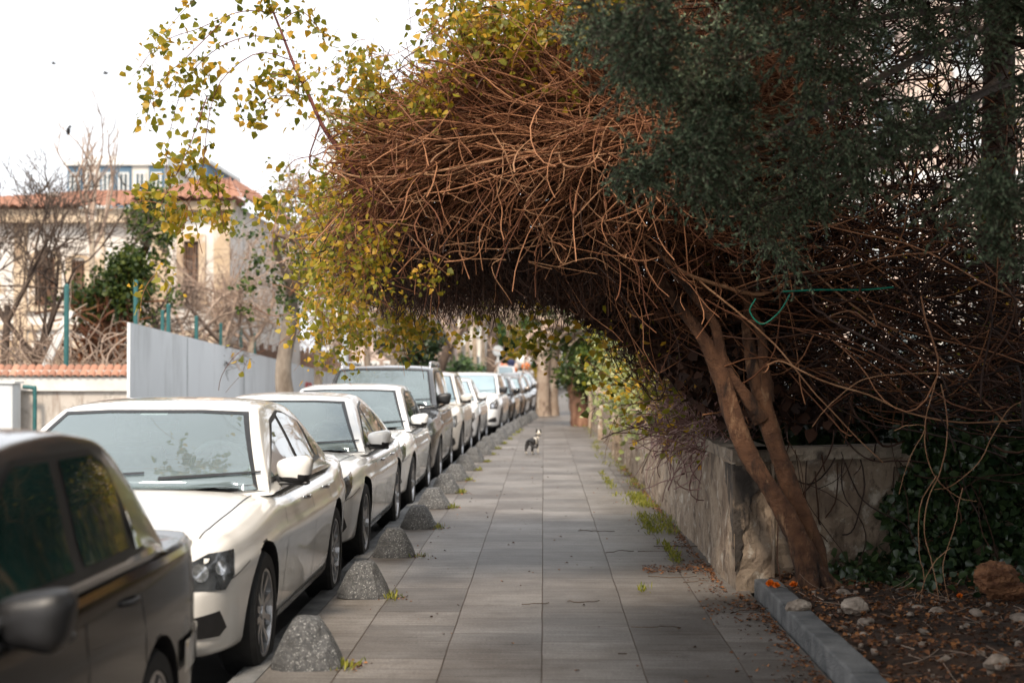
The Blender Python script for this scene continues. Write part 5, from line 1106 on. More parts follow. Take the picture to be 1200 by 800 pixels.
# undergrowth of dry stems in the yard
N = 900; x0 = RNG.uniform(-11.5, -8.4, N); s0 = np.stack([x0, RNG.uniform(27, 33, N), RNG.uniform(.2, 1.9, N)], 1); V, Q = tubes_arr(strands(s0, RNG.normal(size=(N, 3))+np.array([0, 0, .4]), RNG.uniform(.6, 1.8, N), 0, .25, 10), RNG.uniform(.007, .018, N), 3); tag(npmesh('dry_undergrowth', V, Q, M['twig']), kind='stuff')

# ================================================================== STREET WALLS (left)
t = empty('grey_wall', at(150, 24)); tag(t, 'smooth light grey rendered wall sloping down along the far side of the street', 'wall')
a, b, c_ = Vector((-6.78, 24, 0)), Vector((-7.6, 55, 0)), Vector((-7.2, 110, 0))
bm = bmesh.new()
def wallseg(bm, a, b, za, zb, th, nx=1):
    d = (b-a).normalized(); n_ = Vector((-d.y, d.x, 0))*th
    v = [bm.verts.new(q) for q in (Vector((a.x, a.y, -.15)), Vector((b.x, b.y, -.15)), Vector((b.x, b.y, zb)), Vector((a.x, a.y, za)))]
    u_ = [bm.verts.new(q.co+n_) for q in v]
    bm.faces.new(v); bm.faces.new(u_[::-1])
    for i in range(4): bm.faces.new((v[i], v[(i+1) % 4], u_[(i+1) % 4], u_[i]))
wallseg(bm, a, b, 2.28, 1.27, .05); wallseg(bm, b+Vector((0, .003, 0)), c_, 1.27, 1.1, .05)
inv(bmobj('wall_panel', bm, M['greywall'], t), t)
bm = bmesh.new()
for f in (.14, .34, .58, .8):
    p = a.lerp(b, f); z = 2.28-(2.28-1.27)*f; box(bm, p.x-.0, p.x+.006, p.y, p.y+.03, -.1, z-.01)
inv(bmobj('joint_line', bm, mat('joint', (.28, .29, .30)), t), t)
# red scribble on the wall
pts = []
for k, (ox, oy, pp) in enumerate(((0, 0, [(0, 0), (0, .28), (.12, .30), (.10, .16), (0, .14), (.14, 0)]), (.2, 0, [(.12, .26), (0, .28), (0, 0), (.12, 0)]), (.38, 0, [(0, 0), (.02, .3), (.12, .0), (.15, .28)]))):
    w_ = [(-6.78-.82*((21.2+(ox+x)*2.6)/31)+.014, 24+21.2+(ox+x)*2.6, .80+(oy+y)*.95) for x, y in pp]; pts.append(tubes_arr(resample(w_, 24)[None], np.full((1, 24), .018), 4))
V, Q = join(pts); tag(npmesh('graffiti', V, Q, M['red']), 'small red spray-painted scribble on the grey wall beside the street tree', 'graffiti')
# tiled low wall
t = empty('tiled_wall', at(75, 24.8)); tag(t, 'low stained wall with white band and orange clay tile coping at the left', 'wall')
x0, x1 = -12.5, -6.94
inv(boxobj('wall_panel', (x0, x1, 25.0, 25.25, -.15, 1.14), M['lowwall'], t), t); inv(boxobj('white_band', (x0, x1, 24.94, 25.31, 1.143, 1.37), mat('band', (.60, .57, .53), (.72, .70, .67), 2, .8, .3, 20), t), t)
bm = bmesh.new(); x = x0
while x < x1-.02:
    for sy in (1, -1):
        rows = []
        for yy, zz in ((25.125, 1.565), (25.125-sy*.24, 1.385)):
            rows.append([bm.verts.new((x+.065+.065*math.cos(a_), yy, zz+.045*math.sin(a_)-.01)) for a_ in np.linspace(math.pi, 0, 7)])
        for k in range(6): bm.faces.new((rows[0][k], rows[0][k+1], rows[1][k+1], rows[1][k]))
    x += .135
inv(bmobj('clay_tiles', bm, M['roof'], t, smooth=True), t); inv(boxobj('tile_bed', (x0, x1-.005, 24.99, 25.27, 1.373, 1.50), M['lowwall'], t), t)
t = empty('gate_pillar', at(8, 24.4)); tag(t, 'pale rendered gate pillar at the left edge in front of the tiled wall', 'pillar')
inv(boxobj('pillar_body', (-9.7, -8.86, 24.4, 24.80, -.15, 1.27), M['greywall'], t, bevel=.02), t); inv(boxobj('pillar_cap', (-9.73, -8.82, 24.37, 24.83, 1.273, 1.31), M['whitepaint'], t), t)
w_ = [(-8.60, 24.72, .2), (-8.60, 24.72, 1.12), (-8.64, 24.72, 1.2), (-8.80, 24.72, 1.22)]; V, Q = tubes_arr(resample(w_, 20)[None], np.full((1, 20), .035), 8); tag(npmesh('drain_pipe', V, Q, M['teal'], None, True), 'dark teal drain pipe bent over beside the pale gate pillar', 'pipe')
# fence posts
for i, (px, py0, py1, Y, r, lab) in enumerate(((74, 335, 440, 26.5, .045, 'tall dark green steel post behind the tiled wall'), (156, 330, 395, 27, .04, 'dark green steel post at the start of the grey wall'), (188, 365, 400, 27.3, .035, 'short green fence post just right of the wall start'), (195, 358, 402, 27.8, .04, 'thicker green fence post beside the short one'), (228, 372, 405, 30.5, .04, 'green fence post left of the bare spreading tree'), (257, 380, 412, 33, .035, 'green fence post under the bare spreading tree'), (281, 385, 418, 35.5, .035, 'green fence post left of the ivy-clad street tree trunk'), (297, 392, 420, 37.5, .035, 'green fence post nearest the street tree trunk'))):
    z1 = CH+(HY-py0)*Y/F; bm = bmesh.new(); bmesh.ops.create_cone(bm, cap_ends=True, segments=10, radius1=r, radius2=r, depth=z1, matrix=Matrix.Translation((0, 0, z1/2))); bmesh.ops.create_uvsphere(bm, u_segments=8, v_segments=5, radius=r*1.15, matrix=Matrix.Translation((0, 0, z1)))
    o = bmobj('fence_post', bm, M['teal']); o.location = at(px, Y); tag(o, lab, 'post', 'green steel fence posts')
t0 = empty('picket_fence', (-7.9, 40, 0)); tag(t0, 'weathered brown slat fence above the far end of the grey wall', 'fence')
bm = bmesh.new()
for k in range(120):
    y = 33+k*.34; x = -8.0-(y-33)*.012; h = 2.15+.12*math.sin(k*1.7)+random.uniform(-.05, .05); box(bm, x, x+.03, y, y+.2, 0, h)
inv(bmobj('slats', bm, M['brown'], t0), t0)
bm = bmesh.new(); box(bm, -.07, .07, -.03, .03, 0, 1.7, Matrix.Rotation(math.radians(24), 4, 'Y')); o = bmobj('leaning_plank', bm, M['whitepaint']); o.location = at(37, 28.5, 1.1); tag(o, 'white painted plank leaning over the tiled wall at the left', 'plank')

# ================================================================== OLD HOUSE
HX0, HX1, HYF = -17.5, -8.3, 40.0
house = empty('old_house', ((HX0+HX1)/2, HYF, 0)); tag(house, 'derelict two-storey house with peeling white plaster, ochre trim and red tiled hip roof', 'house')
def holes_wall(x0, x1, z0, z1, y, holes, m, parent, depth=.35, arch=False):
    xs = sorted({x0, x1, *[h[0] for h in holes], *[h[1] for h in holes]}); zs = sorted({z0, z1, *[h[2] for h in holes], *[h[3] for h in holes]}); bm = bmesh.new()
    for i in range(len(xs)-1):
        for j in range(len(zs)-1):
            cx, cz = (xs[i]+xs[i+1])/2, (zs[j]+zs[j+1])/2
            if any(h[0] < cx < h[1] and h[2] < cz < h[3] for h in holes): continue
            bm.faces.new([bm.verts.new(q) for q in ((xs[i], y, zs[j]), (xs[i+1], y, zs[j]), (xs[i+1], y, zs[j+1]), (xs[i], y, zs[j+1]))])
    for h in holes:
        for q in (((h[0], y, h[2]), (h[0], y, h[3]), (h[0], y+depth, h[3]), (h[0], y+depth, h[2])), ((h[1], y, h[2]), (h[1], y, h[3]), (h[1], y+depth, h[3]), (h[1], y+depth, h[2])), ((h[0], y, h[2]), (h[1], y, h[2]), (h[1], y+depth, h[2]), (h[0], y+depth, h[2])), ((h[0], y, h[3]), (h[1], y, h[3]), (h[1], y+depth, h[3]), (h[0], y+depth, h[3]))):
            bm.faces.new([bm.verts.new(k) for k in q])
    bmesh.ops.remove_doubles(bm, verts=bm.verts, dist=.001); me = bpy.data.meshes.new('wall'); bm.to_mesh(me); bm.free(); o = link('wall', me, m, parent); return inv(o, parent)
def win(parent, x0, x1, z0, z1, y, frame, pane, bars=0, arch=0, trim=.16):
    bm = bmesh.new()   # surround stands proud, arch head on top
    box(bm, x0-trim, x0, y-.06, y+.3, z0, z1); box(bm, x1, x1+trim, y-.06, y+.3, z0, z1); box(bm, x0-trim*1.4, x1+trim*1.4, y-.12, y+.3, z0-.14, z0)
    if arch:
        cx, hw_ = (x0+x1)/2, (x1-x0)/2; n = 10
        for k in range(n):
            a0, a1 = math.pi*k/n, math.pi*(k+1)/n; q = []
            for a_, rr in ((a0, hw_), (a1, hw_), (a1, hw_+trim), (a0, hw_+trim)): q.append((cx-rr*math.cos(a_), z1-.003+rr*.45*math.sin(a_)))
            v = [bm.verts.new((u_, y-.05, w__)) for u_, w__ in q]; v2 = [bm.verts.new((u_, y+.02, w__)) for u_, w__ in q]
            bm.faces.new(v); bm.faces.new(v2[::-1])
            for i in range(4): bm.faces.new((v[i], v2[i], v2[(i+1) % 4], v[(i+1) % 4]))
    else: box(bm, x0-trim, x1+trim, y-.06, y+.3, z1+.002, z1+trim)
    f = inv(bmobj('window', bm, frame, parent), parent)
    b_ = boxobj('pane', (x0, x1, y+.26, y+.29, z0, z1), pane, f); inv(b_, parent); b_.parent = f; b_.matrix_parent_inverse = Matrix.Identity(4); b_.matrix_parent_inverse = f.matrix_parent_inverse.copy() if False else Matrix.Identity(4)
    b_.location = (0, 0, 0)
    bm = bmesh.new(); cx = (x0+x1)/2; box(bm, cx-.03, cx+.03, y+.20, y+.25, z0, z1)
    for k in range(1, 4): zz = z0+(z1-z0)*k/4; box(bm, x0, x1, y+.195, y+.245, zz-.02, zz+.02)
    for k in range(bars): xx = x0+(x1-x0)*(k+.5)/bars; box(bm, xx-.012, xx+.012, y+.02, y+.045, z0, z1)
    b_ = bmobj('bars' if bars else 'sash', bm, M['brown'], f); b_.location = (0, 0, 0)
    return f
def hz_(py, Y=40): return CH+(HY-py)*Y/F
def hx_(px, Y=40): return (px-VPX)*Y/F
W_up = [(hx_(37), hx_(61), hz_(358), hz_(300)), (hx_(80), hx_(96), hz_(358), hz_(304)), (hx_(136), hx_(160), hz_(398), hz_(333))]
W_lo = [(hx_(36), hx_(62), hz_(440), hz_(392)), (hx_(121), hx_(129), hz_(352), hz_(332))]
xm = hx_(172)
holes_wall(HX0, xm, hz_(386), 5.86, HYF, W_up+[W_lo[1]], M['houseplaster'], house)
holes_wall(HX0, xm, -.1, hz_(386)-.01, HYF+.02, [W_lo[0]], M['ochre'], house)
for x0, x1, z0, z1 in W_up[:2]: win(house, x0, x1, z0, z1, HYF, M['ochre'], M['brown'], 5, 1)
win(house, *W_up[2], HYF, M['whitepaint'], M['brown'], 3, 0, .14); win(house, *W_lo[0], HYF+.02, M['ochre'], M['window'], 4, 1); win(house, *W_lo[1], HYF, M['whitepaint'], M['window'], 0, 0, .06)
inv(boxobj('string_course', (HX0, xm, HYF-.10, HYF, hz_(386)-.0, hz_(380)), M['ochre'], house), house)
inv(boxobj('cornice', (HX0-.1, xm+.02, HYF-.30, HYF-.002, 5.50, 5.86), M['ochre'], house), house)
for x in (hx_(12), hx_(104)): inv(boxobj('pilaster', (x, x+.35, HYF-.07, HYF-.001, -.1, 5.495), M['ochre'], house), house)
# projecting wing to the right
xr = hx_(268, 38); yw = 38.0; xl = hx_(174, 38)
ww = (hx_(213, 38), hx_(231, 38), hz_(350, 38), hz_(282, 38)); ww2 = (hx_(213, 38), hx_(231, 38), hz_(440, 38), hz_(396, 38))
holes_wall(xl, xr, hz_(386, 38), hz_(236, 38), yw, [ww], M['houseplaster'], house); holes_wall(xl, xr, -.1, hz_(386, 38)-.01, yw+.02, [ww2], M['ochre'], house)
win(house, *ww, yw, M['ochre'], M['window'], 6, 0, .18); win(house, *ww2, yw+.02, M['ochre'], M['window'], 4, 1)
inv(boxobj('wall', (xl, xl+.2, yw+.02, HYF+.5, -.1, hz_(236, 38)), M['houseplaster'], house), house)
inv(boxobj('wall', (xr-.2, xr, yw+.004, HYF+9, -.1, hz_(236, 38)), M['houseplaster'], house), house)
inv(boxobj('cornice', (xl-.15, xr+.15, yw-.3, yw-.003, hz_(246, 38), hz_(236, 38)), M['ochre'], house), house)
for x in (xl, xr-.42): inv(boxobj('pilaster', (x, x+.42, yw-.08, yw-.001, -.1, hz_(246.5, 38)), M['ochre'], house), house)
# roofs built of rows of rounded tiles
def tiled(bm, p00, p10, p11, p01, w=.28, bumph=.06):
    """roof slope: eaves p00-p10, ridge p01-p11"""
    p00, p10, p11, p01 = map(Vector, (p00, p10, p11, p01)); n = max(2, int((p10-p00).length/w)); nr = 22; up = (p10-p00).cross(p01-p00).normalized()
    if up.z < 0: up = -up
    prev = None
    for i in range(n*4+1):
        f = i/(n*4); e = p00.lerp(p10, f); r_ = p01.lerp(p11, f); h = bumph*1.5*abs(math.sin(i*math.pi/4))
        col = []
        for k in range(nr+1):
            g_ = k/nr; q = e.lerp(r_, g_); col.append(bm.verts.new(q+up*(h+random.uniform(0, .05)+.05*(k % 2))))
        if prev:
            for k in range(nr): bm.faces.new((prev[k], col[k], col[k+1], prev[k+1]))
        prev = col
e0 = 5.87; bm = bmesh.new()
tiled(bm, (HX0-.4, HYF-.5, e0), (xm+.6, HYF-.5, e0), (xm-.2, HYF+4.5, hz_(227, 44.5)), (HX0+4.0, HYF+4.5, hz_(227, 44.5)))
tiled(bm, (HX0-.4, HYF+9, e0), (HX0-.4, HYF-.5, e0), (HX0+4, HYF+4.5, hz_(227, 44.5)), (HX0+4, HYF+5, hz_(227, 44.5)))
inv(bmobj('roof', bm, M['roof'], house, smooth=False), house)
bm = bmesh.new(); ew = hz_(236, 38)+.01; xmid = (xl+xr)/2; zr = hz_(215, 42)
tiled(bm, (xl-.4, yw-.5, ew), (xr+.4, yw-.5, ew), (xmid+.3, yw+3.5, zr), (xmid-.3, yw+3.5, zr)); tiled(bm, (xr+.4, yw-.5, ew), (xr+.4, yw+9, ew), (xmid+.3, yw+9, zr), (xmid+.3, yw+3.5, zr)); tiled(bm, (xl-.4, yw+9, ew), (xl-.4, yw-.5, ew), (xmid-.3, yw+3.5, zr), (xmid-.3, yw+9, zr))
inv(bmobj('roof', bm, M['roof'], house), house)
ch = boxobj('chimney', (hx_(48, 42), hx_(62, 42), 42, 42.5, 6.0, hz_(224, 42)), M['cream'], house, bevel=.02); inv(ch, house)

# ================================================================== DISTANT BUILDINGS
def block(name, label, px0, px1, pyt, Y, depth, mwall, floors, cols, mp=None, balc=False, roofm=None, winm=None, fh=3.0, ang=0, group=None, zb=-.1, wfrac=.45):
    x0, x1 = hx_(px0, Y), hx_(px1, Y); zt = hz_(pyt, Y); t = empty(name, ((x0+x1)/2, Y, 0), ang); tag(t, label, 'building', group); hw_ = (x1-x0)/2
    boxobj('wall', (-hw_, hw_, 0, depth, zb, zt), mwall, t); wf = 2*hw_/cols
    boxobj('roof', (-hw_-.2, hw_+.2, -.2, depth+.2, zt+.003, zt+.28), roofm or M['whitepaint'], t)
    for i in range(floors):
        z = zt-fh*(i+1)
        if z < -2: break
        for j in range(cols):
            x = -hw_+wf*(j+.5); ww_ = wf*wfrac
            if mp and (j % 3 != 1): boxobj('panel', (x-wf*.5+.02, x+wf*.5-.02, -.05, -.002, z+.35, z+fh-.05), mp, t)
            bm = bmesh.new(); 
            for q in ((x-ww_/2-.1, x-ww_/2, z+.85, z+2.45), (x+ww_/2, x+ww_/2+.1, z+.85, z+2.45), (x-ww_/2-.1, x+ww_/2+.1, z+2.452, z+2.55), (x-ww_/2-.1, x+ww_/2+.1, z+.75, z+.848), (x-.04, x+.04, z+.85, z+2.45)): box(bm, q[0], q[1], -.14, -.06, q[2], q[3])
            f = bmobj('window', bm, M['whitepaint'], t); boxobj('pane', (x-ww_/2, x+ww_/2, -.10, -.055, z+.85, z+2.45), winm or M['window'], f)
            if balc and j % 2 == 0:
                bb = boxobj('balcony', (x-wf*.42, x+wf*.42, -1.2, -.15, z+.22, z+.38), M['whitepaint'], t)
                bm = bmesh.new(); box(bm, x-wf*.42, x+wf*.42, -1.22, -1.17, z+.385, z+1.15); bmobj('railing', bm, M['galv'], bb)
    return t
bt = block('apartment_building', 'modern apartment block with blue-grey panels and white balconies behind the tiled roof', 74, 190, 192, 92, 12, M['cream'], 4, 6, M['blueclad'], True)
boxobj('roof', (-2.2, 2.9, 1, 8, hz_(192, 92)+.285, hz_(178, 92)), M['whitepaint'], bt)
block('apartment_building', 'pale block half hidden behind the leafy twigs at the top left', 382, 424, 128, 78, 10, M['cream'], 5, 3)
block('apartment_building', 'small dark-topped block just right of the blue-panelled apartments', 190, 240, 190, 100, 10, M['blueclad'], 3, 3, None, False)
block('apartment_building', 'long pinkish building behind the slat fence at mid distance', 392, 520, 330, 64, 10, M['pink'], 3, 7, None, False, ang=0)
block('apartment_building', 'cream apartment block with balconies behind the thin plane trees', 505, 566, 300, 96, 12, M['cream'], 7, 4, None, True)
block('apartment_building', 'white apartment block with teal balconies at the end of the street', 590, 622, 372, 185, 12, M['whitepaint'], 3, 3, M['teal'], True)
block('apartment_building', 'pinkish white block right of the teal-balconied one at the street end', 616, 680, 360, 230, 14, M['pink'], 4, 5, None, False)
block('apartment_building', 'pale pink house glimpsed through the vine network on the right', 880, 1190, 215, 40, 12, M['pink'], 3, 6, None, True)
block('apartment_building', 'tall pinkish block with balconies glimpsed through the juniper', 1010, 1290, -60, 62, 14, M['pink'], 9, 6, None, True)
block('apartment_building', 'low cream house beyond the garden at the far right', 1195, 1500, 300, 34, 10, M['cream'], 2, 5, None, False)

# ================================================================== MIDDLE DISTANCE TREES, LAMP POST, SIGN
def leafy(name, label, base, h, w_, m, seed, n=5000, size=.2, mt=None, r=.15, cz=.62, group=None):
    t = empty(name, tuple(base)); tag(t, label, 'tree', group); V, Q = tubes_arr(resample([(0, 0, -.1), (.1, 0, h*.3), (-.05, 0, h*.6), (0, 0, h*.85)], 12)[None], np.linspace(r, r*.4, 12)[None], 8); npmesh('trunk', V, Q, mt or M['barkdark'], t, True)
    p = cloud((0, 0, h*cz), (w_*.42, w_*.42, h*.19), n, max(12, n//90), w_*.10); p = p[p[:, 2] > .15]; add_leaves(t, p, RNG.uniform(.6, 1.3, len(p))*size, m, name='crown'); return t
M['planebark'] = layered('planebark', ((.26, .19, .14), (.42, .34, .27), 3), [((.12, .08, .06), 4, .5, .62, (1, 1, .5)), ((.55, .49, .41), 3, .58, .66, (1, 1, .4))], bump=1.0, bscale=9)
# big plane trunk in the pavement
pt = empty('plane_tree', at(636, 47.5)); tag(pt, 'thick pale mottled plane tree trunk standing at the pavement edge', 'tree')
V, Q = join([tubes_arr(resample([(0.02, 0, -.1), (0.0, 0, .8), (.02, 0, 1.8), (.02, 0, 2.8), (-.10, 0, 4.6), (-.2, 0, 6.5)], 22)[None], (np.interp(np.linspace(0, 1, 22), [0, .12, .5, 1], [.27, .22, .20, .14])*(1+RNG.normal(0, .03, 22)))[None], 12),
             tubes_arr(resample([(.27, .5, -.1), (.27, .5, .9), (.32, .5, 1.8), (.55, .5, 2.7), (.9, .4, 3.6)], 18)[None], (np.interp(np.linspace(0, 1, 18), [0, .15, .5, 1], [.30, .25, .22, .13])*(1+RNG.normal(0, .04, 18)))[None], 12)])
npmesh('trunk', V, Q, M['planebark'], pt, True)
segs = []; rg = np.random.default_rng(5)
for k in range(9): grow(segs, (rg.uniform(-.1, .8), .3, rg.uniform(2.4, 4)), (rg.normal(.6, .8), rg.normal(-.2, .6), .5), 2.2, .08, 3, .8, .03, rg)
PT = np.array([s_[0] for s_ in segs]); V, Q = tubes_arr(PT, np.maximum(np.array([s_[1] for s_ in segs]), .014), 4); npmesh('crown', V, Q, M['barkpale'], pt)
pos = cloud((.9, .2, 2.7), (.55, .5, .22), 800, 40, .14); add_leaves(pt, pos, .13, M['ivydark'])
M['redbark'] = mat('redbark', (.16, .075, .045), (.34, .19, .12), 7, .9, 1.0, 25, stretch=(1, 1, .3))
# ivy-clad trunk at the wall
t, PT = bare_tree('ivy_tree', 'reddish trunk under a thick hood of dark ivy beside the garden wall', at(678, 39.2), 5.2, .27, M['twig'], 61, 4, 1.0, .0, .42, mt=M['redbark'], trunkpts=[(.10, 0, -.1), (.02, 0, .5), (-.06, 0, 1.2), (.05, 0, 2.3)], twigr=.012)
pos = np.vstack([cloud((0.1, 0, 2.0), (.32, .35, .42), 2600, 80, .13), cloud((-.4, 0, 2.75), (.5, .4, .2), 1200, 60, .14), cloud((.7, 0, 2.4), (.5, .6, .6), 2200, 70, .15), cloud((.15, -.1, 1.35), (.25, .3, .22), 1300, 50, .11)]); add_leaves(t, pos, RNG.uniform(.07, .15, len(pos)), M['leafgreen'])
N = 34; s0 = np.stack([RNG.normal(.3, .2, N), RNG.normal(-.4, .2, N), RNG.uniform(2.5, 3.1, N)], 1); V, Q = tubes_arr(strands(s0, np.stack([RNG.normal(-1, .6, N), RNG.normal(0, .3, N), RNG.normal(.2, .4, N)], 1), RNG.uniform(.9, 1.9, N), .10, .10, 10), RNG.uniform(.014, .03, N), 4); npmesh('bough', V, Q, M['barkpale'], t)
# row across the street
bare_tree('bare_tree', 'dark leaning trunk rising to the right beyond the grey people carrier', at(505, 52), 6.4, .22, M['twig'], 71, 4, .9, .02, .45, mt=M['barkdark'], trunkpts=[(-.2, 0, -.1), (0, 0, .6), (.35, 0, 1.6), (.75, 0, 2.6)], twigr=.012)
bare_tree('bare_tree', 'straight dark brown trunk beside the round street sign', at(577, 62), 8.6, .27, M['twig'], 72, 4, .6, .05, .50, mt=M['barkdark'], twigr=.012)
for i, (px, Y, h, sd) in enumerate(((548, 78, 8, 73), (556, 74, 8.5, 74), (566, 80, 9, 75), (538, 84, 8, 76))):
    bare_tree('bare_tree', ['thin pale plane tree, second from left in the pale row', 'thin pale plane tree, third from left in the pale row', 'thin pale plane tree closest to the dark brown trunk', 'thin pale plane tree, leftmost of the pale row'][i], at(px, Y), h, .15, M['twig'], sd, 4, .5, .06, .45, mt=M['barkpale'], group='thin pale plane trees across the street', twigr=.014)
for i, (px, Y, h, sd, lab) in enumerate(((430, 46, 6.2, 81, 'bare brown tree behind the roof of the tall people carrier'), (460, 50, 6.0, 82, 'bare brown tree with pinkish twigs left of the dark evergreen'), (405, 42, 6.2, 84, 'bare twiggy tree behind the grey lamp post'), (530, 66, 7, 85, 'fuzzy pinkish bare tree in front of the cream block'), (372, 38, 5.8, 86, 'bare twiggy tree between street tree and lamp post'))):
    bare_tree('bare_tree', lab, at(px, Y), h, .12, M['twig'], sd, 5 if i == 3 else 4, .8, .02, .4, mt=M['barkgrey'], twigr=.010)
leafy('evergreen_tree', 'dark round evergreen beyond the tall people carrier', at(487, 56), 4.6, 1.7, M['ivydark'], 1, 4500, .16)
leafy('evergreen_tree', 'deep green bushy tree at the street end, left one', at(596, 125), 6.6, 4.2, M['evergreen'], 2, 4200, .34); leafy('evergreen_tree', 'deep green bushy tree at the street end, right one', at(614, 118), 6.0, 4.0, M['evergreen'], 3, 4200, .34)
leafy('evergreen_tree', 'olive brown tree right above the deep green trees', at(622, 135), 9.4, 5.2, mat('olive', (.12, .12, .05), (.30, .27, .14), 2, .8, island=.9), 4, 4200, .34)
leafy('autumn_tree', 'yellowish tree beside the thick plane trunk', at(628, 105), 5.6, 2.2, M['leafyellow'], 6, 1600, .24)
for i, (px, Y, w2) in enumerate(((520, 58, 1.3), (535, 60, 1.2), (548, 62, 1.2))):
    b_ = empty('green_bush', at(px, Y)); tag(b_, ['clipped green bush left end of the bushes over the white car roofs', 'clipped green bush in the middle over the white car roofs', 'clipped green bush nearest the pale plane trees'][i], 'bush', 'green bushes across the street')
    p = cloud((0, 0, 1.05), (w2*.45, .4, .34), 1500, 40, .13); add_leaves(b_, p, .13, M['evergreen'])
    V, Q = tubes_arr(resample([(0, 0, -.1), (.05, 0, .5), (0, 0, 1.1)], 8)[None], np.full((1, 8), .05), 6); npmesh('stem', V, Q, M['barkdark'], b_)
# lamp post
lp = empty('street_lamp', at(404, 34, -.08)); tag(lp, 'slender light grey street lamp post rising behind the tall people carrier', 'street lamp')
V, Q = tubes_arr(np.array([(0, 0, 0), (0, 0, 1), (0, 0, 3), (0, 0, 6.2), (0, 0, 6.8)])[None], np.array([[.075, .07, .062, .05, .045]]), 12); npmesh('pole', V, Q, M['galv'], lp, True)
V, Q = tubes_arr(resample([(0, 0, 6.7), (.2, 0, 7.0), (.9, 0, 7.15)], 10)[None], np.full((1, 10), .035), 8); npmesh('arm', V, Q, M['galv'], lp, True); boxobj('lamp_head', (.85, 1.45, -.12, .12, 7.1, 7.2), M['galv'], lp, .03)
boxobj('small_sign', (-.16, .04, -.10, -.08, 1.75, 2.05), M['galv'], lp, .01)
sg_ = empty('round_sign', at(583.5, 61, -.08)); tag(sg_, 'small round pale sign on a thin white pole by the dark brown trunk', 'sign')
V, Q = tubes_arr(np.array([(0, 0, 0), (0, 0, 1), (0, 0, 2.4)])[None], np.full((1, 3), .035), 8); npmesh('pole', V, Q, M['whitepaint'], sg_)
for z, r in ((2.35, .22), (1.85, .12)):
    bm = bmesh.new(); bmesh.ops.create_cone(bm, cap_ends=True, segments=24, radius1=r, radius2=r, depth=.02, matrix=Matrix.Translation((0, -.06, z)) @ Matrix.Rotation(math.pi/2, 4, 'X')); bmobj('disc', bm, M['galv'], sg_)
# utility cabinet at the kerb
cb_ = empty('utility_cabinet', (-1.36, 36.2, 0)); tag(cb_, 'plain light grey utility cabinet standing at the kerb between two bollards', 'cabinet')
boxobj('plinth', (-.21, .17, -.12, .18, -.02, .08), M['kerb'], cb_); boxobj('cabinet_body', (-.19, .15, -.10, .16, .083, .82), M['cabinet'], cb_, .008); boxobj('cabinet_lid', (-.205, .165, -.115, .175, .823, .85), M['cabinet'], cb_, .006); boxobj('door', (-.17, .13, -.108, -.102, .12, .79), M['cabinet'], cb_); boxobj('latch', (.08, .10, -.118, -.109, .42, .50), M['black'], cb_)
# flower stall with round parasol at the far end
fs = empty('market_stall', at(604, 74, -.08)); tag(fs, 'small street stall heaped with coloured bundles under a white and orange cover', 'stall')
boxobj('table', (-1.0, .9, -.4, .4, 0, 1.5), M['galv'], fs, .02)
bm = bmesh.new(); bmesh.ops.create_uvsphere(bm, u_segments=20, v_segments=10, radius=.42)
for v in bm.verts: v.co.z *= .75; v.co += Vector((.42, 0, 1.95))
bmobj('cover', bm, M['whitepaint'], fs, smooth=True)
bm = bmesh.new(); bmesh.ops.create_uvsphere(bm, u_segments=16, v_segments=8, radius=.22)
for v in bm.verts: v.co += Vector((.52, -.28, 1.72))
bmobj('bundle', bm, M['orange'], fs, smooth=True)
for x, z, r, m_ in ((-.75, 1.72, .2, mat('coral', (.6, .2, .12))), (-.5, 1.68, .2, mat('coral2', (.7, .32, .2))), (-.2, 1.85, .25, mat('navy', (.02, .03, .09))), (-.32, 1.62, .18, mat('navy2', (.03, .05, .12))), (-.9, 1.66, .17, M['pink']), (.05, 1.72, .2, M['pink'])):
    bm = bmesh.new(); bmesh.ops.create_icosphere(bm, subdivisions=2, radius=r)
    for v in bm.verts: v.co *= random.uniform(.85, 1.1); v.co += Vector((x, -.05, z))
    bmobj('bundle', bm, m_, fs)

# ================================================================== BIRDS
def bird(px, py, Y, s, lab, fly):
    bm = bmesh.new(); bmesh.ops.create_uvsphere(bm, u_segments=12, v_segments=8, radius=1)
    for v in bm.verts:
        v.co = Vector((v.co.x*.17*(1-.35*v.co.x*(v.co.x < 0)), v.co.y*.07, v.co.z*.075)) if fly else Vector((v.co.x*.08, v.co.y*.07, v.co.z*.16))
    h0 = Vector((.17, 0, .03)) if fly else Vector((.05, 0, .17)); bmesh.ops.create_uvsphere(bm, u_segments=8, v_segments=6, radius=.055, matrix=Matrix.Translation(h0))
    bmesh.ops.create_cone(bm, cap_ends=True, segments=6, radius1=.018, radius2=0, depth=.06, matrix=Matrix.Translation(h0+Vector((.07, 0, 0))) @ Matrix.Rotation(math.pi/2, 4, 'Y'))
    if fly:
        for sy in (1, -1):
            v = [bm.verts.new(q) for q in ((.09, sy*.04, .03), (-.08, sy*.04, .02), (-.10, sy*.30, .12), (.02, sy*.45, .17), (.09, sy*.28, .12))]; bm.faces.new(v)
        v = [bm.verts.new(q) for q in ((-.14, .03, 0), (-.14, -.03, 0), (-.30, -.06, 0), (-.30, .06, 0))]; bm.faces.new(v)
    else:
        v = [bm.verts.new(q) for q in ((-.03, .03, -.08), (-.03, -.03, -.08), (-.10, -.03, -.30), (-.10, .03, -.30))]; bm.faces.new(v)
    o = bmobj('bird', bm, M['black'], smooth=True); o.location = P(px, py, Y); o.scale = (s, s, s); o.rotation_euler = (.3, 0, .5); tag(o, lab, 'bird')
bird(75, 151, 34, .62, 'dark bird perched on the thin branch above the roof', False); bird(119, 83, 45, .42, 'small dark bird flying in the sky above the thin pale tree', True); bird(57, 71, 50, .40, 'pale little bird flying highest at the left', True)
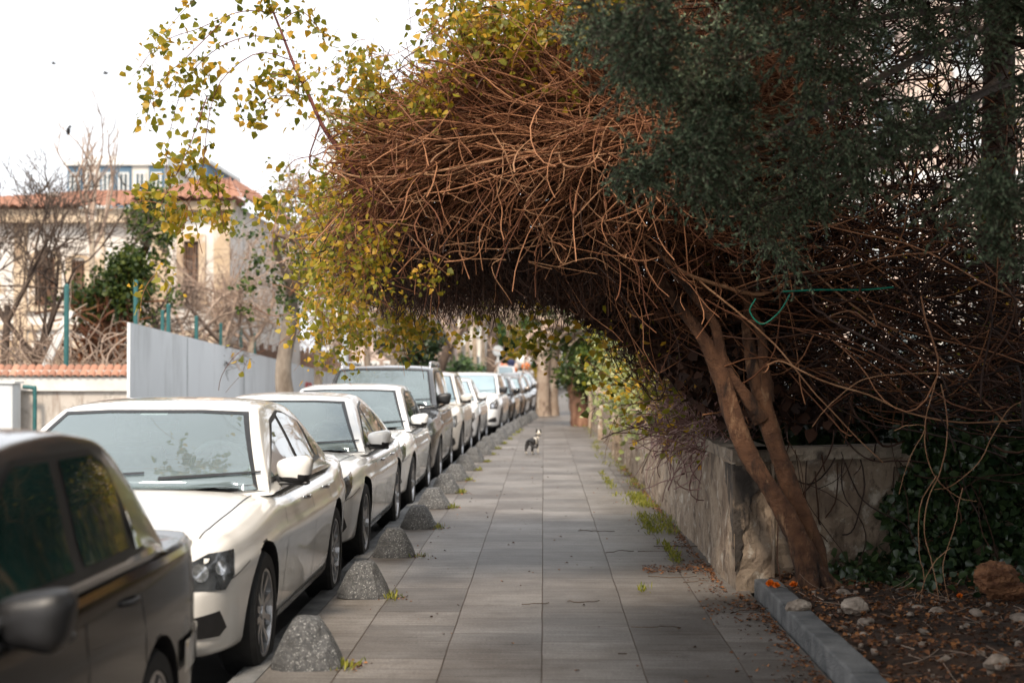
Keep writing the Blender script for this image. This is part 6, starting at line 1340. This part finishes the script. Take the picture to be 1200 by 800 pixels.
V, Q = tubes_arr(resample([P(108, 196, 34), P(90, 170, 34), P(75, 154, 34), P(55, 135, 34), P(45, 120, 34)], 16)[None], np.linspace(.02, .006, 16)[None], 5)
o = npmesh('branch', V, Q, M['twig'], [x for x in bpy.data.objects if x.get('label', '').startswith('tall thin pale')][0]); inv(o, o.parent)

# ================================================================== THE CAT
def skin(name, verts, edges, radii, m, parent=None, sub=2, root=0):
    me = bpy.data.meshes.new(name); me.from_pydata(verts, edges, []); o = bpy.data.objects.new(name, me); COL.objects.link(o)
    md = o.modifiers.new('s', 'SKIN'); sv = me.skin_vertices[0].data
    for i, r in enumerate(radii): sv[i].radius = (r, r) if not isinstance(r, tuple) else r
    sv[root].use_root = True; md.use_smooth_shade = True; ss = o.modifiers.new('u', 'SUBSURF'); ss.levels = ss.render_levels = sub
    dg = bpy.context.evaluated_depsgraph_get(); me2 = bpy.data.meshes.new_from_object(o.evaluated_get(dg)); bpy.data.objects.remove(o)
    me2.materials.clear(); o = link(name, me2, m, parent); me2.polygons.foreach_set('use_smooth', [True]*len(me2.polygons)); return o
cat = empty('cat', (-.245, 26.2, 0), math.radians(-22)); cat.scale = (1.1, 1.1, 1.1); tag(cat, 'small black and white cat standing on the pavement looking back over its shoulder', 'cat')
# local: +y is where the trunk points (away from the camera), z up
Vv = [(0, 0, .215), (0, .10, .205), (0, .20, .215), (0, .27, .245), (0.015, .30, .285), (.02, .295, .32),         # pelvis, belly, chest, neck, head base
      (-.042, .0, .19), (-.05, -.015, .13), (-.05, -.05, .075), (-.05, -.04, .03), (-.05, -.015, .010),              # left hind: hip, thigh, hock, shank, paw
      (.042, .0, .19), (.05, .015, .13), (.05, -.035, .075), (.05, -.025, .03), (.05, .0, .010),
      (-.038, .215, .17), (-.04, .22, .11), (-.04, .215, .05), (-.04, .235, .010), (.038, .215, .17), (.042, .235, .11), (.042, .235, .05), (.042, .255, .010),
      (0.01, -.05, .215), (.04, -.09, .17), (.09, -.11, .13), (.15, -.11, .125), (.18, -.10, .145)]
E = [(0, 1), (1, 2), (2, 3), (3, 4), (4, 5), (0, 6), (6, 7), (7, 8), (8, 9), (9, 10), (0, 11), (11, 12), (12, 13), (13, 14), (14, 15), (2, 16), (16, 17), (17, 18), (18, 19), (2, 20), (20, 21), (21, 22), (22, 23), (0, 24), (24, 25), (25, 26), (26, 27), (27, 28)]
R = [.062, .064, .060, .045, .042, .040, .042, .034, .018, .014, .018, .042, .034, .018, .014, .018, .030, .020, .014, .017, .030, .020, .014, .017, .022, .017, .016, .016, .012]
body = skin('body', Vv, E, R, None, cat)
body.data.materials.append(M['blackfur']); body.data.materials.append(M['whitefur'])
for f in body.data.polygons:
    c = f.center; white = (c.z < .05 and abs(c.x) < .07 and c.y > -.08) or (c.y > .22 and c.z < .28 and c.x > -.01) or (abs(c.x) < .035 and .0 < c.y < .2 and c.z < .165) or (c.x > .02 and .10 < c.y < .17)
    f.material_index = 1 if white else 0
# head turned to look back at the camera: face towards -y
hd = empty('head'); hd.parent = cat; hd.location = (.035, .285, .335); hd.rotation_euler = (math.radians(-6), 0, math.radians(26))
bm = bmesh.new(); bmesh.ops.create_uvsphere(bm, u_segments=20, v_segments=14, radius=.047)
for v in bm.verts:
    v.co.x *= 1.08; v.co.z *= .92
    if v.co.y < -.02 and v.co.z < .008: v.co.y -= .014*(1-min(1, abs(v.co.x)/.03))
for f in bm.faces:
    c = f.calc_center_median(); f.material_index = 1 if (c.y < -.015 and (c.z < -.004 or abs(c.x) < .009)) else 0
me = bpy.data.meshes.new('skull'); bm.to_mesh(me); bm.free(); o = link('skull', me, [M['blackfur'], M['whitefur']], hd, True)
for s in (1, -1):
    bm = bmesh.new(); bmesh.ops.create_cone(bm, cap_ends=True, segments=8, radius1=.020, radius2=.002, depth=.045, matrix=Matrix.Translation((s*.030, .004, .052)) @ Matrix.Rotation(s*.25, 4, 'Y') @ Matrix.Diagonal((1, .5, 1, 1))); bmobj('ear', bm, M['blackfur'], hd)
    bm = bmesh.new(); bmesh.ops.create_uvsphere(bm, u_segments=8, v_segments=6, radius=.0075, matrix=Matrix.Translation((s*.019, -.040, .008))); bmobj('eye', bm, M['leafyellow'], hd)
bm = bmesh.new(); bmesh.ops.create_uvsphere(bm, u_segments=8, v_segments=6, radius=.005, matrix=Matrix.Translation((0, -.060, -.006))); bmobj('nose', bm, M['pink'], hd)
